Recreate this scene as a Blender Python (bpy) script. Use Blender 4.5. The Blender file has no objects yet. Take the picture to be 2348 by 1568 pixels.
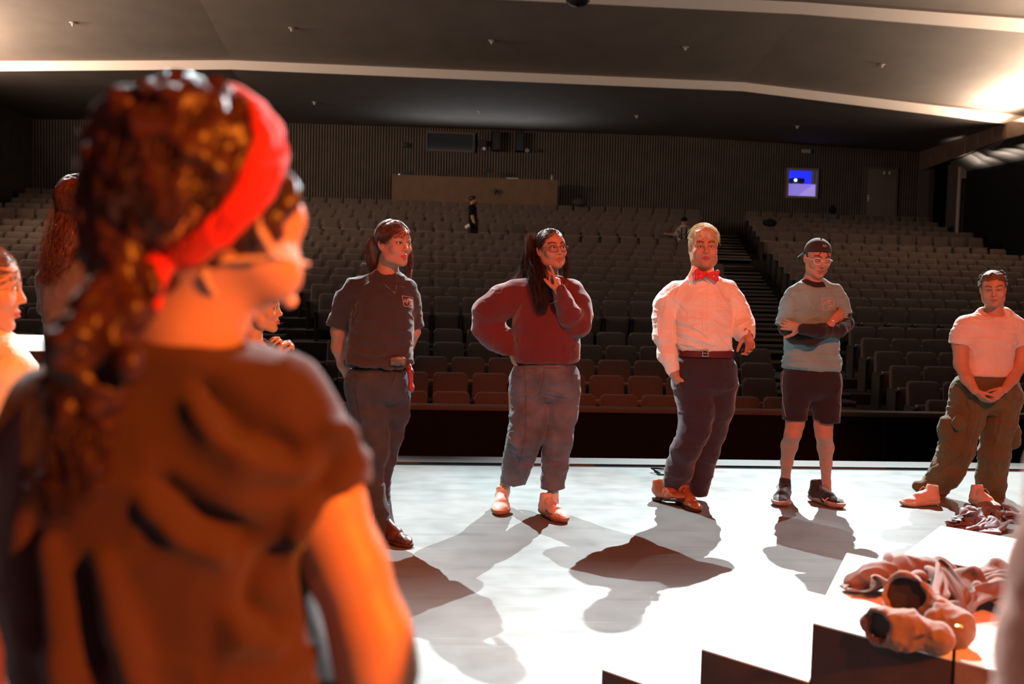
import bpy, bmesh, math, random
import numpy as np
from mathutils import Vector, Matrix
from mathutils.bvhtree import BVHTree
PI = math.pi
SC = bpy.context.scene
COL = SC.collection
# ---------------------------------------------------------------- camera
F = 2283.0
CAM_Z = 1.35
YAW, PITCH, ROLL = math.radians(4.6), math.radians(3.36), math.radians(1.49)
cam_d = bpy.data.cameras.new('camera'); cam = bpy.data.objects.new('camera', cam_d); COL.objects.link(cam)
CR = (Matrix.Rotation(-YAW, 3, 'Z') @ Matrix.Rotation(PI/2 - PITCH, 3, 'X') @ Matrix.Rotation(ROLL, 3, 'Z'))
cam.matrix_world = Matrix.Translation((0, 0, CAM_Z)) @ CR.to_4x4()
cam_d.sensor_width = 36; cam_d.lens = F*36/2348
cam_d.dof.use_dof = True; cam_d.dof.focus_distance = 6.2; cam_d.dof.aperture_fstop = 3.0
cam_d.clip_start = .05; cam_d.clip_end = 200
SC.camera = cam
# ---------------------------------------------------------------- colour management, world
SC.view_settings.view_transform = 'Standard'; SC.view_settings.look = 'None'
SC.view_settings.gamma = 1; SC.view_settings.exposure = 0.0
SC.view_settings.use_curve_mapping = False
SC.cycles.use_denoising = True
SC.cycles.max_bounces = 5; SC.cycles.diffuse_bounces = 3; SC.cycles.glossy_bounces = 2
SC.cycles.caustics_reflective = False; SC.cycles.caustics_refractive = False
SC.cycles.sample_clamp_indirect = 4
W = bpy.data.worlds.new('world'); SC.world = W; W.use_nodes = True
W.node_tree.nodes['Background'].inputs[0].default_value = (1.0, .84, .76, 1)
W.node_tree.nodes['Background'].inputs[1].default_value = .042
# ---------------------------------------------------------------- stage and house lighting
def aim(o, target):
    o.rotation_euler = (Vector(target) - o.location).to_track_quat('-Z', 'Y').to_euler()
def spot(name, loc, target, watts, col, size, blend=.3, soft=.06):
    l = bpy.data.lights.new(name, 'SPOT'); l.energy = watts; l.color = col
    l.spot_size = math.radians(size); l.spot_blend = blend; l.shadow_soft_size = soft
    o = bpy.data.objects.new(name, l); COL.objects.link(o); o.location = loc; aim(o, target); return o
def area(name, loc, target, watts, col, sx, sy):
    l = bpy.data.lights.new(name, 'AREA'); l.shape = 'RECTANGLE'; l.size = sx; l.size_y = sy; l.energy = watts; l.color = col
    o = bpy.data.objects.new(name, l); COL.objects.link(o); o.location = loc; aim(o, target); return o
WHITE = (.90, 1.0, 1.0)
spot('back_spot_left', (-1.9, 11.7, 7.6), (-.5, 4.7, .7), 9400, WHITE, 36, .5, .03)
spot('back_spot_right', (4.8, 13.4, 7.6), (2.6, 5.0, .7), 14000, WHITE, 40, .5, .03)
spot('top_spot_centre', (1.2, 8.2, 8.0), (.6, 2.5, 0), 4200, WHITE, 26, .9, .04)
spot('back_spot_far_right', (8.5, 12.0, 7.6), (4.2, 5.8, .6), 3800, WHITE, 24, .6, .03)
ORANGE = (1, .215, .014)
spot('wing_spot_orange', (3.7, -1.5, 3.1), (-.1, 1.4, 1.1), 3200, ORANGE, 46, .5, .10)
spot('back_spot_far_left', (-5.2, 11.2, 7.6), (-2.0, 3.4, .8), 3400, WHITE, 24, .5, .03)
spot('front_spot_red', (2.4, -2.4, 5.8), (2.0, 5.7, .35), 3300, (1, .15, .04), 35, .35, .06)
spot('front_spot_red_wide', (-2.6, -2.6, 5.4), (1.0, 5.3, .4), 380, (1, .12, .05), 40, .5, .1)
area('house_cove_right', (16.75, 25.6, 6.15), (16.2, 25.4, 7.3), 1100, (1, .78, .60), 4.0, .3)
area('house_cove_right_front', (16.75, 20.5, 6.3), (15.2, 21.0, 7.8), 900, (1, .78, .60), 4.0, .3)
area('house_cove_left', (-13.3, 25.2, 6.3), (-10.5, 25.4, 7.6), 700, (1, .74, .56), 3.2, .3)
area('house_cove_left_front', (-13.3, 20.5, 6.5), (-10.5, 21, 8.2), 700, (1, .74, .56), 3.2, .3)
area('house_bounce', (2, 13.0, 8.2), (2, 30, 3.0), 130, (1, .80, .70), 16, 1.5)
area('desk_monitor_glow', (1.6, 34.3, 5.2), (1.6, 32.3, 7.0), 34, (.8, .9, 1), 5, .3)
# ---------------------------------------------------------------- measuring helpers
def ray(px, py):
    return CR @ Vector(((px - 1174)/F, -(py - 784)/F, -1))
def at(px, py, Y):
    d = ray(px, py); t = Y/d.y
    return Vector((d.x*t, Y, CAM_Z + d.z*t))
def onz(px, py, z=0.0):
    d = ray(px, py); t = (z - CAM_Z)/d.z
    return Vector((d.x*t, d.y*t, z))
CRI = CR.transposed()
def proj(p):
    q = CRI @ (Vector(p) - Vector((0, 0, CAM_Z)))
    return 1174 + F*q.x/-q.z, 784 - F*q.y/-q.z, -q.z
# ---------------------------------------------------------------- object helpers
def tag(o, label=None, cat=None, group=None, kind=None):
    if label: o['label'] = label
    if cat: o['category'] = cat
    if group: o['group'] = group
    if kind: o['kind'] = kind
    return o
def empty(name, loc=(0, 0, 0), rz=0):
    o = bpy.data.objects.new(name, None); COL.objects.link(o); o.location = loc; o.rotation_euler = (0, 0, rz)
    o.empty_display_size = .1
    return o
def wmat(o):
    M = Matrix.LocRotScale(o.location, o.rotation_euler, None)
    return M if o.parent is None else wmat(o.parent) @ o.matrix_parent_inverse @ M
def link(name, me, mat=None, parent=None, world=True):
    """link mesh data; vertices given in world space are moved into the parent's space"""
    o = bpy.data.objects.new(name, me); COL.objects.link(o)
    if mat is not None:
        for m in (mat if isinstance(mat, (list, tuple)) else [mat]): me.materials.append(m)
    if parent is not None:
        o.parent = parent
        if world:
            o.matrix_parent_inverse = wmat(parent).inverted()
    return o
def mesh_np(name, V, Q, cols=None, smooth=True, mat_idx=None):
    """V (n,3) float, Q list/array of quads (or tris) -> mesh datablock"""
    me = bpy.data.meshes.new(name)
    V = np.asarray(V, np.float32); Q = np.asarray(Q, np.int32)
    k = Q.shape[1]; n = len(Q)
    me.vertices.add(len(V)); me.vertices.foreach_set('co', V.ravel())
    me.loops.add(n*k); me.loops.foreach_set('vertex_index', Q.ravel())
    me.polygons.add(n); me.polygons.foreach_set('loop_start', np.arange(0, n*k, k, dtype=np.int32))
    me.polygons.foreach_set('loop_total', np.full(n, k, np.int32))
    me.polygons.foreach_set('use_smooth', np.full(n, smooth, bool))
    if mat_idx is not None: me.polygons.foreach_set('material_index', np.asarray(mat_idx, np.int32))
    me.update(calc_edges=True); me.validate()
    if cols is not None:
        a = me.color_attributes.new('Col', 'FLOAT_COLOR', 'POINT')
        c = np.ones((len(V), 4), np.float32); c[:, :3] = cols
        a.data.foreach_set('color', c.ravel())
    return me
class MB:
    """collects simple shapes as one mesh"""
    def __init__(s): s.v = []; s.f = []
    def poly(s, pts, faces):
        n = len(s.v); s.v += [tuple(p) for p in pts]; s.f += [tuple(i + n for i in f) for f in faces]; return s
    def box(s, lo, hi, M=None):
        x0, y0, z0 = lo; x1, y1, z1 = hi
        P = [Vector(p) for p in ((x0,y0,z0),(x1,y0,z0),(x1,y1,z0),(x0,y1,z0),(x0,y0,z1),(x1,y0,z1),(x1,y1,z1),(x0,y1,z1))]
        if M is not None: P = [M @ p for p in P]
        return s.poly(P, [(0,3,2,1),(4,5,6,7),(0,1,5,4),(1,2,6,5),(2,3,7,6),(3,0,4,7)])
    def prism(s, poly, z0, z1):
        n = len(poly)
        return s.poly([(p[0], p[1], z0) for p in poly] + [(p[0], p[1], z1) for p in poly],
                      [tuple(range(n))[::-1], tuple(range(n, 2*n))] + [(i, (i+1) % n, n + (i+1) % n, n + i) for i in range(n)])
    def tube(s, pts, r, n=6):
        pts = [Vector(p) for p in pts]; m = len(pts)
        rr = r if isinstance(r, (list, tuple)) else [r]*m
        up = Vector((.31, .17, .93)); ring = []
        for i, p in enumerate(pts):
            t = (pts[min(i+1, m-1)] - pts[max(i-1, 0)]).normalized()
            a = t.cross(up); a = a.normalized() if a.length > 1e-4 else Vector((1, 0, 0)); b = t.cross(a)
            ring += [p + (a*math.cos(2*PI*j/n) + b*math.sin(2*PI*j/n))*rr[i] for j in range(n)]
        fs = [(i*n + j, i*n + (j+1) % n, (i+1)*n + (j+1) % n, (i+1)*n + j) for i in range(m-1) for j in range(n)]
        fs += [tuple(range(n))[::-1], tuple((m-1)*n + j for j in range(n))]
        return s.poly(ring, fs)
    def lathe(s, prof, c=(0, 0, 0), n=20, M=None):
        m = len(prof); P = []
        for r, z in prof:
            for j in range(n):
                p = Vector((r*math.cos(2*PI*j/n), r*math.sin(2*PI*j/n), z))
                P.append((M @ p if M is not None else p) + Vector(c))
        fs = [(i*n + j, i*n + (j+1) % n, (i+1)*n + (j+1) % n, (i+1)*n + j) for i in range(m-1) for j in range(n)]
        fs += [tuple(range(n))[::-1], tuple((m-1)*n + j for j in range(n))]
        return s.poly(P, fs)
    def build(s, name, mat, parent=None, bevel=0, smooth=False, world=True):
        me = bpy.data.meshes.new(name); me.from_pydata(s.v, [], s.f)
        bm = bmesh.new(); bm.from_mesh(me); bmesh.ops.recalc_face_normals(bm, faces=bm.faces)
        if bevel: bmesh.ops.bevel(bm, geom=list(bm.edges), offset=bevel, segments=2, profile=.6, affect='EDGES', clamp_overlap=True)
        bm.to_mesh(me); bm.free()
        if smooth or bevel:
            for p in me.polygons: p.use_smooth = True
            if not smooth:
                try: me.set_sharp_from_angle(angle=math.radians(40))
                except Exception: pass
            else:
                me.set_sharp_from_angle(angle=math.radians(55))
        return link(name, me, mat, parent, world)
# ---------------------------------------------------------------- materials
def mat(name, col, rough=.8, metal=0, noise=None, bump=None, vcol=False, spec=.3, sheen=0, emit=None, sss=0):
    """noise=(scale, amount) tonal variation; bump=(scale, strength, distance)"""
    m = bpy.data.materials.new(name); m.use_nodes = True
    nt = m.node_tree; N = nt.nodes; L = nt.links; b = N['Principled BSDF']
    b.inputs['Base Color'].default_value = (*col, 1); b.inputs['Roughness'].default_value = rough
    b.inputs['Metallic'].default_value = metal; b.inputs['Specular IOR Level'].default_value = spec
    if sheen: b.inputs['Sheen Weight'].default_value = sheen; b.inputs['Sheen Roughness'].default_value = .5
    if sss:
        b.inputs['Subsurface Weight'].default_value = sss; b.inputs['Subsurface Radius'].default_value = (1, .35, .2)
        b.inputs['Subsurface Scale'].default_value = .012
    tc = N.new('ShaderNodeTexCoord'); src = None
    if vcol:
        a = N.new('ShaderNodeVertexColor'); a.layer_name = 'Col'; src = a.outputs['Color']
        L.new(src, b.inputs['Base Color'])
    if noise:
        t = N.new('ShaderNodeTexNoise'); t.inputs['Scale'].default_value = noise[0]; t.inputs['Detail'].default_value = 5
        L.new(tc.outputs['Object'], t.inputs['Vector'])
        r = N.new('ShaderNodeMapRange'); r.inputs['From Min'].default_value = .3; r.inputs['From Max'].default_value = .7
        r.inputs['To Min'].default_value = 1 - noise[1]; r.inputs['To Max'].default_value = 1 + noise[1]
        L.new(t.outputs['Fac'], r.inputs['Value'])
        mx = N.new('ShaderNodeMix'); mx.data_type = 'RGBA'; mx.blend_type = 'MULTIPLY'; mx.inputs['Factor'].default_value = 1
        if src: L.new(src, mx.inputs['A'])
        else: mx.inputs['A'].default_value = (*col, 1)
        L.new(r.outputs['Result'], mx.inputs['B']); L.new(mx.outputs['Result'], b.inputs['Base Color'])
    if bump:
        t = N.new('ShaderNodeTexNoise'); t.inputs['Scale'].default_value = bump[0]; t.inputs['Detail'].default_value = 3
        L.new(tc.outputs['Object'], t.inputs['Vector'])
        bp = N.new('ShaderNodeBump'); bp.inputs['Strength'].default_value = bump[1]
        bp.inputs['Distance'].default_value = bump[2] if len(bump) > 2 else .01
        L.new(t.outputs['Fac'], bp.inputs['Height']); L.new(bp.outputs['Normal'], b.inputs['Normal'])
    if emit:
        b.inputs['Emission Color'].default_value = (*emit[0], 1); b.inputs['Emission Strength'].default_value = emit[1]
    return m
# ================================================================ the setting
M_ceil = mat('ceiling_paint', (.26, .22, .19), .9, noise=(1.2, .08))
M_riser = mat('riser_paint', (.80, .70, .63), .8)
M_slat = mat('wood_slats', (.15, .112, .09), .7, noise=(2, .15))
M_slatback = mat('slat_backing', (.012, .011, .011), .9)
M_wood = mat('wood_veneer', (.26, .15, .095), .5, noise=(2.5, .15))
M_black = mat('black_paint', (.006, .0058, .006), .8, spec=.15)
M_dark = mat('dark_wall_paint', (.018, .016, .016), .85, noise=(3, .2))
M_carpet = mat('dark_carpet', (.03, .025, .024), .95, noise=(30, .2))
M_metal = mat('brushed_steel', (.5, .5, .5), .35, .9)
M_alu = mat('edge_trim_metal', (.09, .09, .09), .6, .1)
M_white = mat('white_paint', (.82, .80, .78), .55)
M_pale = mat('pale_door_paint', (.34, .27, .23), .6)
M_plastic = mat('black_plastic', (.02, .02, .021), .4, spec=.5)

def struct(name, mb, m, **k): return tag(mb.build(name, m, **k), kind='structure')
# stage floor: grey dance vinyl with scuffs
def floor_mat():
    m = bpy.data.materials.new('stage_vinyl'); m.use_nodes = True
    nt = m.node_tree; N = nt.nodes; L = nt.links; b = N['Principled BSDF']
    tc = N.new('ShaderNodeTexCoord')
    def noise(scale, vec=(1, 1, 1), rot=0, detail=6):
        mp = N.new('ShaderNodeMapping'); mp.inputs['Scale'].default_value = vec; mp.inputs['Rotation'].default_value = (0, 0, rot)
        L.new(tc.outputs['Object'], mp.inputs['Vector'])
        t = N.new('ShaderNodeTexNoise'); t.inputs['Scale'].default_value = scale; t.inputs['Detail'].default_value = detail
        L.new(mp.outputs['Vector'], t.inputs['Vector']); return t.outputs['Fac']
    def ramp(v, a, b2, c0, c1):
        r = N.new('ShaderNodeValToRGB'); r.color_ramp.elements[0].position = a; r.color_ramp.elements[1].position = b2
        r.color_ramp.elements[0].color = (*c0, 1); r.color_ramp.elements[1].color = (*c1, 1); L.new(v, r.inputs['Fac']); return r.outputs['Color']
    base = ramp(noise(1.3), .3, .7, (.13, .142, .142), (.18, .193, .192))
    sc1 = ramp(noise(1.2, (1, 9, 1), .35, 12), .56, .72, (1, 1, 1), (.74, .74, .74))
    sc2 = ramp(noise(2.2, (1, 22, 1), -.6, 12), .60, .70, (1, 1, 1), (1.25, 1.25, 1.25))
    def mul(a, b2):
        x = N.new('ShaderNodeMix'); x.data_type = 'RGBA'; x.blend_type = 'MULTIPLY'; x.inputs['Factor'].default_value = 1
        L.new(a, x.inputs['A']); L.new(b2, x.inputs['B']); return x.outputs['Result']
    L.new(mul(mul(base, sc1), sc2), b.inputs['Base Color'])
    rr = N.new('ShaderNodeMapRange'); L.new(noise(5, detail=8), rr.inputs['Value'])
    rr.inputs['From Min'].default_value = .3; rr.inputs['From Max'].default_value = .7
    rr.inputs['To Min'].default_value = .38; rr.inputs['To Max'].default_value = .55
    L.new(rr.outputs['Result'], b.inputs['Roughness']); b.inputs['Specular IOR Level'].default_value = .38
    return m
M_floor = floor_mat()
EDGE = 7.28
struct('floor', MB().box((-9, -6, -.08), (15, EDGE, 0)), M_floor)
struct('trim_1', MB().box((-9, EDGE, -.06), (15, EDGE + .16, -.02)), M_black)
struct('trim_2', MB().box((-9, EDGE + .16, -.08), (15, EDGE + .42, -.005)), M_alu)
struct('wall_stage_front', MB().box((-9, EDGE - .1, -1.2), (15, EDGE + .40, -.081)), M_black)
struct('floor_pit', MB().box((-14, EDGE + .3, -1.3), (19, 12.1, -1.2)), M_carpet)
pit = empty('pit_rail_wall', (2, 11.9, -1.2))
tag(pit, kind='structure')
mb = MB(); mb.box((-14, 11.86, -1.2), (19, 11.96, -.18)); mb.build('wall_panel', M_black, pit)
for i in range(14): MB().box((-12 + i*2.2, 11.845, -1.15), (-11.985 + i*2.2, 11.862, -.2)).build('panel_seam', M_dark, pit)
MB().box((-14, 11.82, -.18), (19, 12.02, -.12)).build('cap_rail', mat('rail_cap', (.10, .085, .08), .6), pit, bevel=.01)

# ---- raked seating tiers.  (Y of the seat backs, z of the seat top) per row
ROWS = [(13.0, -.10), (13.95, .067), (14.9, .22), (15.85, .385), (16.8, .555), (17.75, .72),
        (19.6, 1.06), (20.6, 1.24), (21.5, 1.43), (22.5, 1.60), (23.5, 1.79), (24.4, 1.97), (25.4, 2.14), (26.3, 2.33), (27.3, 2.53), (28.3, 2.74),
        (30.2, 3.17), (31.1, 3.38), (32.0, 3.60), (33.0, 3.82), (34.0, 4.07)]
SEAT_H = .92
WALL_Y = 36.0
XR, XL = 17.9, -13.9
tiers = MB()
for i, (y, z) in enumerate(ROWS):
    y0 = y - .62 if i else 12.0
    y1 = (ROWS[i+1][0] - .62) if i + 1 < len(ROWS) else WALL_Y + .4
    tiers.box((XL - 1.5, y0, -1.4), (XR + 3.0, y1, z - SEAT_H))
struct('floor_seating_tiers', tiers, M_carpet)
# ---- back wall with vertical battens
def wall_top(x):  # height of the ceiling where it meets the back wall
    return np.interp(x, [-13.9, -5.6, 8.6, 17.9], [6.60, 6.80, 6.86, 6.62])
wb = MB()
_h = [at(1803, 385, WALL_Y), at(1873, 456, WALL_Y)]
_hx0, _hx1, _hz0, _hz1 = _h[0].x, _h[1].x, _h[1].z, _h[0].z
xs = [XL - .1, -5.6, 8.6, _hx0, _hx1, XR + .2]
def wall_piece(a, b, za, zb0, zb1):
    wb.poly([(a, WALL_Y, za), (b, WALL_Y, za), (b, WALL_Y, zb1), (a, WALL_Y, zb0),
             (a, WALL_Y + .3, za), (b, WALL_Y + .3, za), (b, WALL_Y + .3, zb1), (a, WALL_Y + .3, zb0)],
            [(0,1,2,3),(4,7,6,5),(0,4,5,1),(3,2,6,7),(0,3,7,4),(1,5,6,2)])
for a, b in zip(xs[:-1], xs[1:]):
    if a == _hx0:
        wall_piece(a, b, 1, _hz0, _hz0); wall_piece(a, b, _hz1, wall_top(a) + .1, wall_top(b) + .1)
    else: wall_piece(a, b, 1, wall_top(a) + .1, wall_top(b) + .1)
BW = struct('wall_back', wb, M_slatback)
sl = MB(); x = XL
holes = []
def hole(p0, p1, pad=.0):
    a = at(p0[0], p0[1], WALL_Y); b = at(p1[0], p1[1], WALL_Y)
    holes.append((min(a.x, b.x) - pad, max(a.x, b.x) + pad, min(a.z, b.z) - pad, max(a.z, b.z) + pad)); return holes[-1]
H_booth = hole((976, 301), (1088, 351)); H_blue = hole((1803, 385), (1873, 456)); H_door = hole((1985, 387), (2050, 472))
H_sp1 = hole((1128, 303), (1145, 348)); H_sp2 = hole((1181, 304), (1199, 350))
H_door = (H_door[0], H_door[1], H_door[2] - .6, H_door[3])
while x < XR:
    cuts = [(1.5, wall_top(x) - .02)]
    for (a, b, c, d) in holes[:2] + [H_door]:
        if a - .06 < x < b + .02:
            cuts = [q for (lo, hi) in cuts for q in ((lo, min(hi, c)), (max(lo, d), hi)) if q[1] - q[0] > .02]
    for lo, hi in cuts: sl.box((x, WALL_Y - .045, lo), (x + .052, WALL_Y + .01, hi))
    x += .098
sl.build('wood_battens', M_slat, BW)
# ---- ceiling: folded panels stepped by pale risers
def sect(Y, zc, zl, zr, dx=0):   # cross-section at Y: left end, left fold, right fold, right end
    return [(-13.6, Y, zl), (-5.6, Y, zc), (8.6, Y, zc), (17.35, Y, zr)]
def panel(name, A, B, m, th=.12):
    def sub(L):
        o = []
        for a, b in zip(L[:-1], L[1:]): o += [tuple(a[k] + (b[k] - a[k])*t/6 for k in range(3)) for t in range(6)]
        return o + [L[-1]]
    A, B = sub(A), sub(B); mb = MB(); n = len(A); J = 6
    for j in range(J):
        r0 = [tuple(a[k] + (b[k] - a[k])*j/J for k in range(3)) for a, b in zip(A, B)]; r1 = [tuple(a[k] + (b[k] - a[k])*(j+1)/J for k in range(3)) for a, b in zip(A, B)]
        mb.poly(r0 + r1 + [(p[0], p[1], p[2] + th) for p in r0 + r1], [f for i in range(n-1) for f in ((i, i+1, n+i+1, n+i), (2*n+i, 3*n+i, 3*n+i+1, 2*n+i+1))])
    return struct(name, mb, m)
def panel_old(name, A, B, m, th=.12):
    mb = MB(); n = len(A)
    P = A + B + [(p[0], p[1], p[2] + th) for p in A + B]
    fs = []
    for i in range(n-1):
        fs.append((i, i+1, n+i+1, n+i)); fs.append((2*n+i, 3*n+i, 3*n+i+1, 2*n+i+1))
    mb.poly(P, fs); return struct(name, mb, m)
s_wall = [(XL - .1, WALL_Y, 6.60), (-5.6, WALL_Y, 6.80), (8.6, WALL_Y, 6.86), (XR + .1, WALL_Y, 6.62)]
s2b = sect(28.0, 6.96, 6.56, 6.27); s2t = sect(28.0, 7.25, 6.87, 6.60)
s1b = sect(23.5, 7.92, 7.55, 7.66); s1t = sect(23.5, 8.24, 7.90, 8.03)
s0b = sect(18.2, 9.4, 9.0, 9.1); s0t = sect(18.2, 9.8, 9.4, 9.5)
s2bw = [(XL - .1, 28.0, s2b[0][2])] + s2b[1:3] + [(16.5, 28.0, 6.34)]
panel('ceiling_rear', s2bw, s_wall, M_ceil)
panel('ceiling_middle', s1b, s2t, M_ceil)
panel('ceiling_front', s0b, s1t, M_ceil)
panel('ceiling_over_stage', [(-13.6, 9, 11.5), (-5.6, 9, 11.8), (8.6, 9, 11.8), (17.5, 9, 11.5)], s0t, M_ceil)
def riser(name, lo, hi):
    mb = MB(); n = len(lo)
    P = [(p[0], p[1] - .03, p[2] - .004) for p in lo] + [(p[0], p[1] - .03, p[2] - .03) for p in hi] + [(p[0], p[1] + .02, p[2] - .004) for p in lo] + [(p[0], p[1] + .02, p[2] - .03) for p in hi]
    fs = []
    for i in range(n-1): fs += [(i, i+1, n+i+1, n+i), (2*n+i, 3*n+i, 3*n+i+1, 2*n+i+1), (i, 2*n+i, 2*n+i+1, i+1)]
    mb.poly(P, fs); r = struct(name, mb, M_riser)
    g = MB(); P = [(p[0], p[1] - .07, p[2] - .045) for p in hi] + [(p[0], p[1] - .07, p[2] + .02) for p in hi]
    g.poly(P, [(i, i+1, n+i+1, n+i) for i in range(n-1)])
    P = [(p[0], p[1] - .07, p[2] - .045) for p in hi] + [(p[0], p[1] - .02, p[2] - .045) for p in hi]
    g.poly(P, [(i, i+1, n+i+1, n+i) for i in range(n-1)])
    g.build('shadow_gap_trim', mat('gap_trim', (.16, .12, .10), .9), r)
riser('ceiling_riser_rear', s2b, s2t); riser('ceiling_riser_middle', s1b, s1t); riser('ceiling_riser_front', s0b, s0t)
# ---- right side wall: flared fascia with a light cove behind it, glossy soffit, dark openings
M_side = mat('side_wall_paint', (.07, .05, .043), .7)
wr = MB(); wr.box((XR, 35.2, 1), (XR + .2, WALL_Y + .2, 6.7)); wr.box((XR, 32.9, 1), (XR + .25, 33.9, 5.9))
WR = struct('wall_right', wr, M_side)
rc = MB(); rc.box((XR + 1.2, 12, -1), (XR + 1.4, 36.4, 7)); rc.box((XR + .2, 36.2, 1), (XR + 1.4, 36.4, 7)); rc.box((XR + .2, 33.4, 5.9), (XR + 1.4, 36.4, 6.0))
struct('wall_right_recess', rc, M_black)
def strip_wall(name, pts, z0, z1s, m, th=.08):
    mb = MB()
    for (a, b2), (za, zb) in zip(zip(pts[:-1], pts[1:]), zip(z1s[:-1], z1s[1:])):
        P = [(a[0], a[1], z0), (b2[0], b2[1], z0), (b2[0], b2[1], zb), (a[0], a[1], za)]; P += [(p[0] + th, p[1], p[2]) for p in P]
        mb.poly(P, [(0,1,2,3),(4,7,6,5),(0,4,5,1),(3,2,6,7),(0,3,7,4),(1,5,6,2)])
    return struct(name, mb, m)
FP = [(16.4, 13), (16.4, 27.9), (XR, WALL_Y)]
FA = strip_wall('wall_right_fascia', FP, 5.9, [6.45, 6.36, 6.64], mat('dark_veneer', (.13, .085, .06), .5, noise=(2.5, .15)))
M_seam = mat('seam', (.3, .2, .15), .5)
for i in range(12):
    y = 31.2 - i*1.15; x = 16.4 if y < 27.9 else 16.4 + (y - 27.9)*(XR - 16.4)/8.1
    MB().box((x - .012, y, 5.92), (x + .002, y + .02, 6.36)).build('panel_seam', M_seam, FA)
struct('wall_right_cove', MB().box((17.3, 13, 5.95), (17.4, 28.0, 8.9)), M_riser)
M_soff = mat('dark_glossy_soffit', (.22, .19, .17), .3, .4, noise=(3, .15))
sf = MB(); P = [(16.42, 13, 5.88), (16.42, 27.9, 5.88), (XR - .3, 33.2, 5.88), (XR + .3, 33.2, 5.50), (XR + .3, 13, 5.50)]
sf.poly(P + [(p[0], p[1], p[2] + .06) for p in P], [(0,1,2,3,4),(9,8,7,6,5),(0,5,6,1),(1,6,7,2),(2,7,8,3),(3,8,9,4),(4,9,5,0)])
SF = struct('ceiling_side_soffit', sf, M_soff)
for y in (31.0, 30.3, 29.2, 28.6, 27.6):
    spot('soffit_downlight', (17.0, y, 5.15), (17.35, y + .3, 5.7), 110, (1, .9, .8), 80, 1, .03)
ed = MB(); ed.box((17.80, 32.86, 1), (17.84, 33.02, 5.75)); ed.box((17.84, 32.86, 5.40), (18.2, 32.90, 5.72)); ed.poly([(17.80, 32.84, 5.3), (17.80, 32.84, 5.86), (18.55, 32.84, 5.40), (17.80, 32.88, 5.3), (17.80, 32.88, 5.86), (18.55, 32.88, 5.40)], [(0, 1, 2), (5, 4, 3), (0, 3, 4, 1), (1, 4, 5, 2), (2, 5, 3, 0)])
ed.build('opening_edge_trim', mat('pale_edge', (.42, .33, .29), .5), WR)
struct('wall_right_lower', MB().box((XR + .1, 12, -1.2), (XR + .2, 32.9, 5.7)), M_black)
struct('wall_left', MB().box((XL - .3, 12, -1.2), (XL, WALL_Y + .2, 6.7)), mat('left_wall_paint', (.06, .045, .04), .7, noise=(2, .2)))
struct('wall_left_cove', MB().box((XL + .2, 13, 5.95), (XL + .3, 28.0, 8.9)), M_riser)
# ---- window 1: dark control booth glass
def framed(name, H, th, mF, y0=.10):
    a, b, c, d = H; root = tag(empty(name, ((a+b)/2, WALL_Y - y0, c)), kind='structure')
    mb = MB(); Y0, Y1 = WALL_Y - y0, WALL_Y + .02
    mb.box((a, Y0, c), (a + th, Y1, d)).box((b - th, Y0, c), (b, Y1, d)).box((a + th, Y0, c), (b - th, Y1, c + th)).box((a + th, Y0, d - th), (b - th, Y1, d))
    mb.build('window_frame', mF, root); return root
w1 = framed('window_1', H_booth, .07, mat('window_frame_paint', (.11, .09, .08), .6))
a, b, c, d = H_booth
glass_dark = mat('dark_glass', (.02, .028, .03), .12, spec=.6)
MB().box((a + .07, WALL_Y - .05, c + .07), (b - .07, WALL_Y - .03, d - .07)).build('window_pane', glass_dark, w1)
# ---- window 2: lit blue booth with a projector
w2 = framed('window_2', H_blue, .08, M_pale)
a, b, c, d = H_blue; a += .08; b -= .08; c += .08; d -= .08
bb = MB(); bb.box((a - .3, WALL_Y + 1.2, c - .2), (b + .3, WALL_Y + 1.25, d + .3))
bb.build('booth_back_wall', mat('blue_lit_wall', (.1, .1, .8), .8, emit=((.02, .03, 1), .95)), w2)
zc = c + (d - c)*.48
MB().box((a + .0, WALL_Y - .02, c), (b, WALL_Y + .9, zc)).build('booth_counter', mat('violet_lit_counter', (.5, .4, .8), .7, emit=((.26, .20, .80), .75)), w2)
MB().poly([(b - .05, WALL_Y - .03, zc - .02), (b, WALL_Y - .03, c), (b - .62, WALL_Y - .03, c), (b - .35, WALL_Y - .03, c + .25)], [(0, 1, 2, 3)]).build('counter_flap', mat('violet_lit_flap', (.6, .5, .85), .7, emit=((.38, .28, .85), .75)), w2)  # booth light is put in as emission on back wall, counter and flap
W2Z = zc; W2 = (a, b, c, d)
pj = empty('projector', ((a + b)/2, WALL_Y + .6, zc))
tag(pj, 'black projector sitting on the counter inside the blue-lit booth window', 'projector')
cx = a + (b - a)*.49
MB().box((cx - .24, WALL_Y + .36, zc + .07), (cx + .26, WALL_Y + .76, zc + .25)).build('housing', M_plastic, pj, bevel=.025)
MB().lathe([(.05, 0), (.055, .04), (.04, .045)], (cx - .10, WALL_Y + .36, zc + .17), M=Matrix.Rotation(PI/2, 3, 'X')).build('lens', mat('lit_lens', (.7, .9, 1), .3, emit=((.6, .95, 1), 2.2)), pj)
for dx in (-.2, .2): MB().box((cx + dx - .03, WALL_Y + .46, zc), (cx + dx + .03, WALL_Y + .66, zc + .08)).build('foot', M_plastic, pj)
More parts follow.
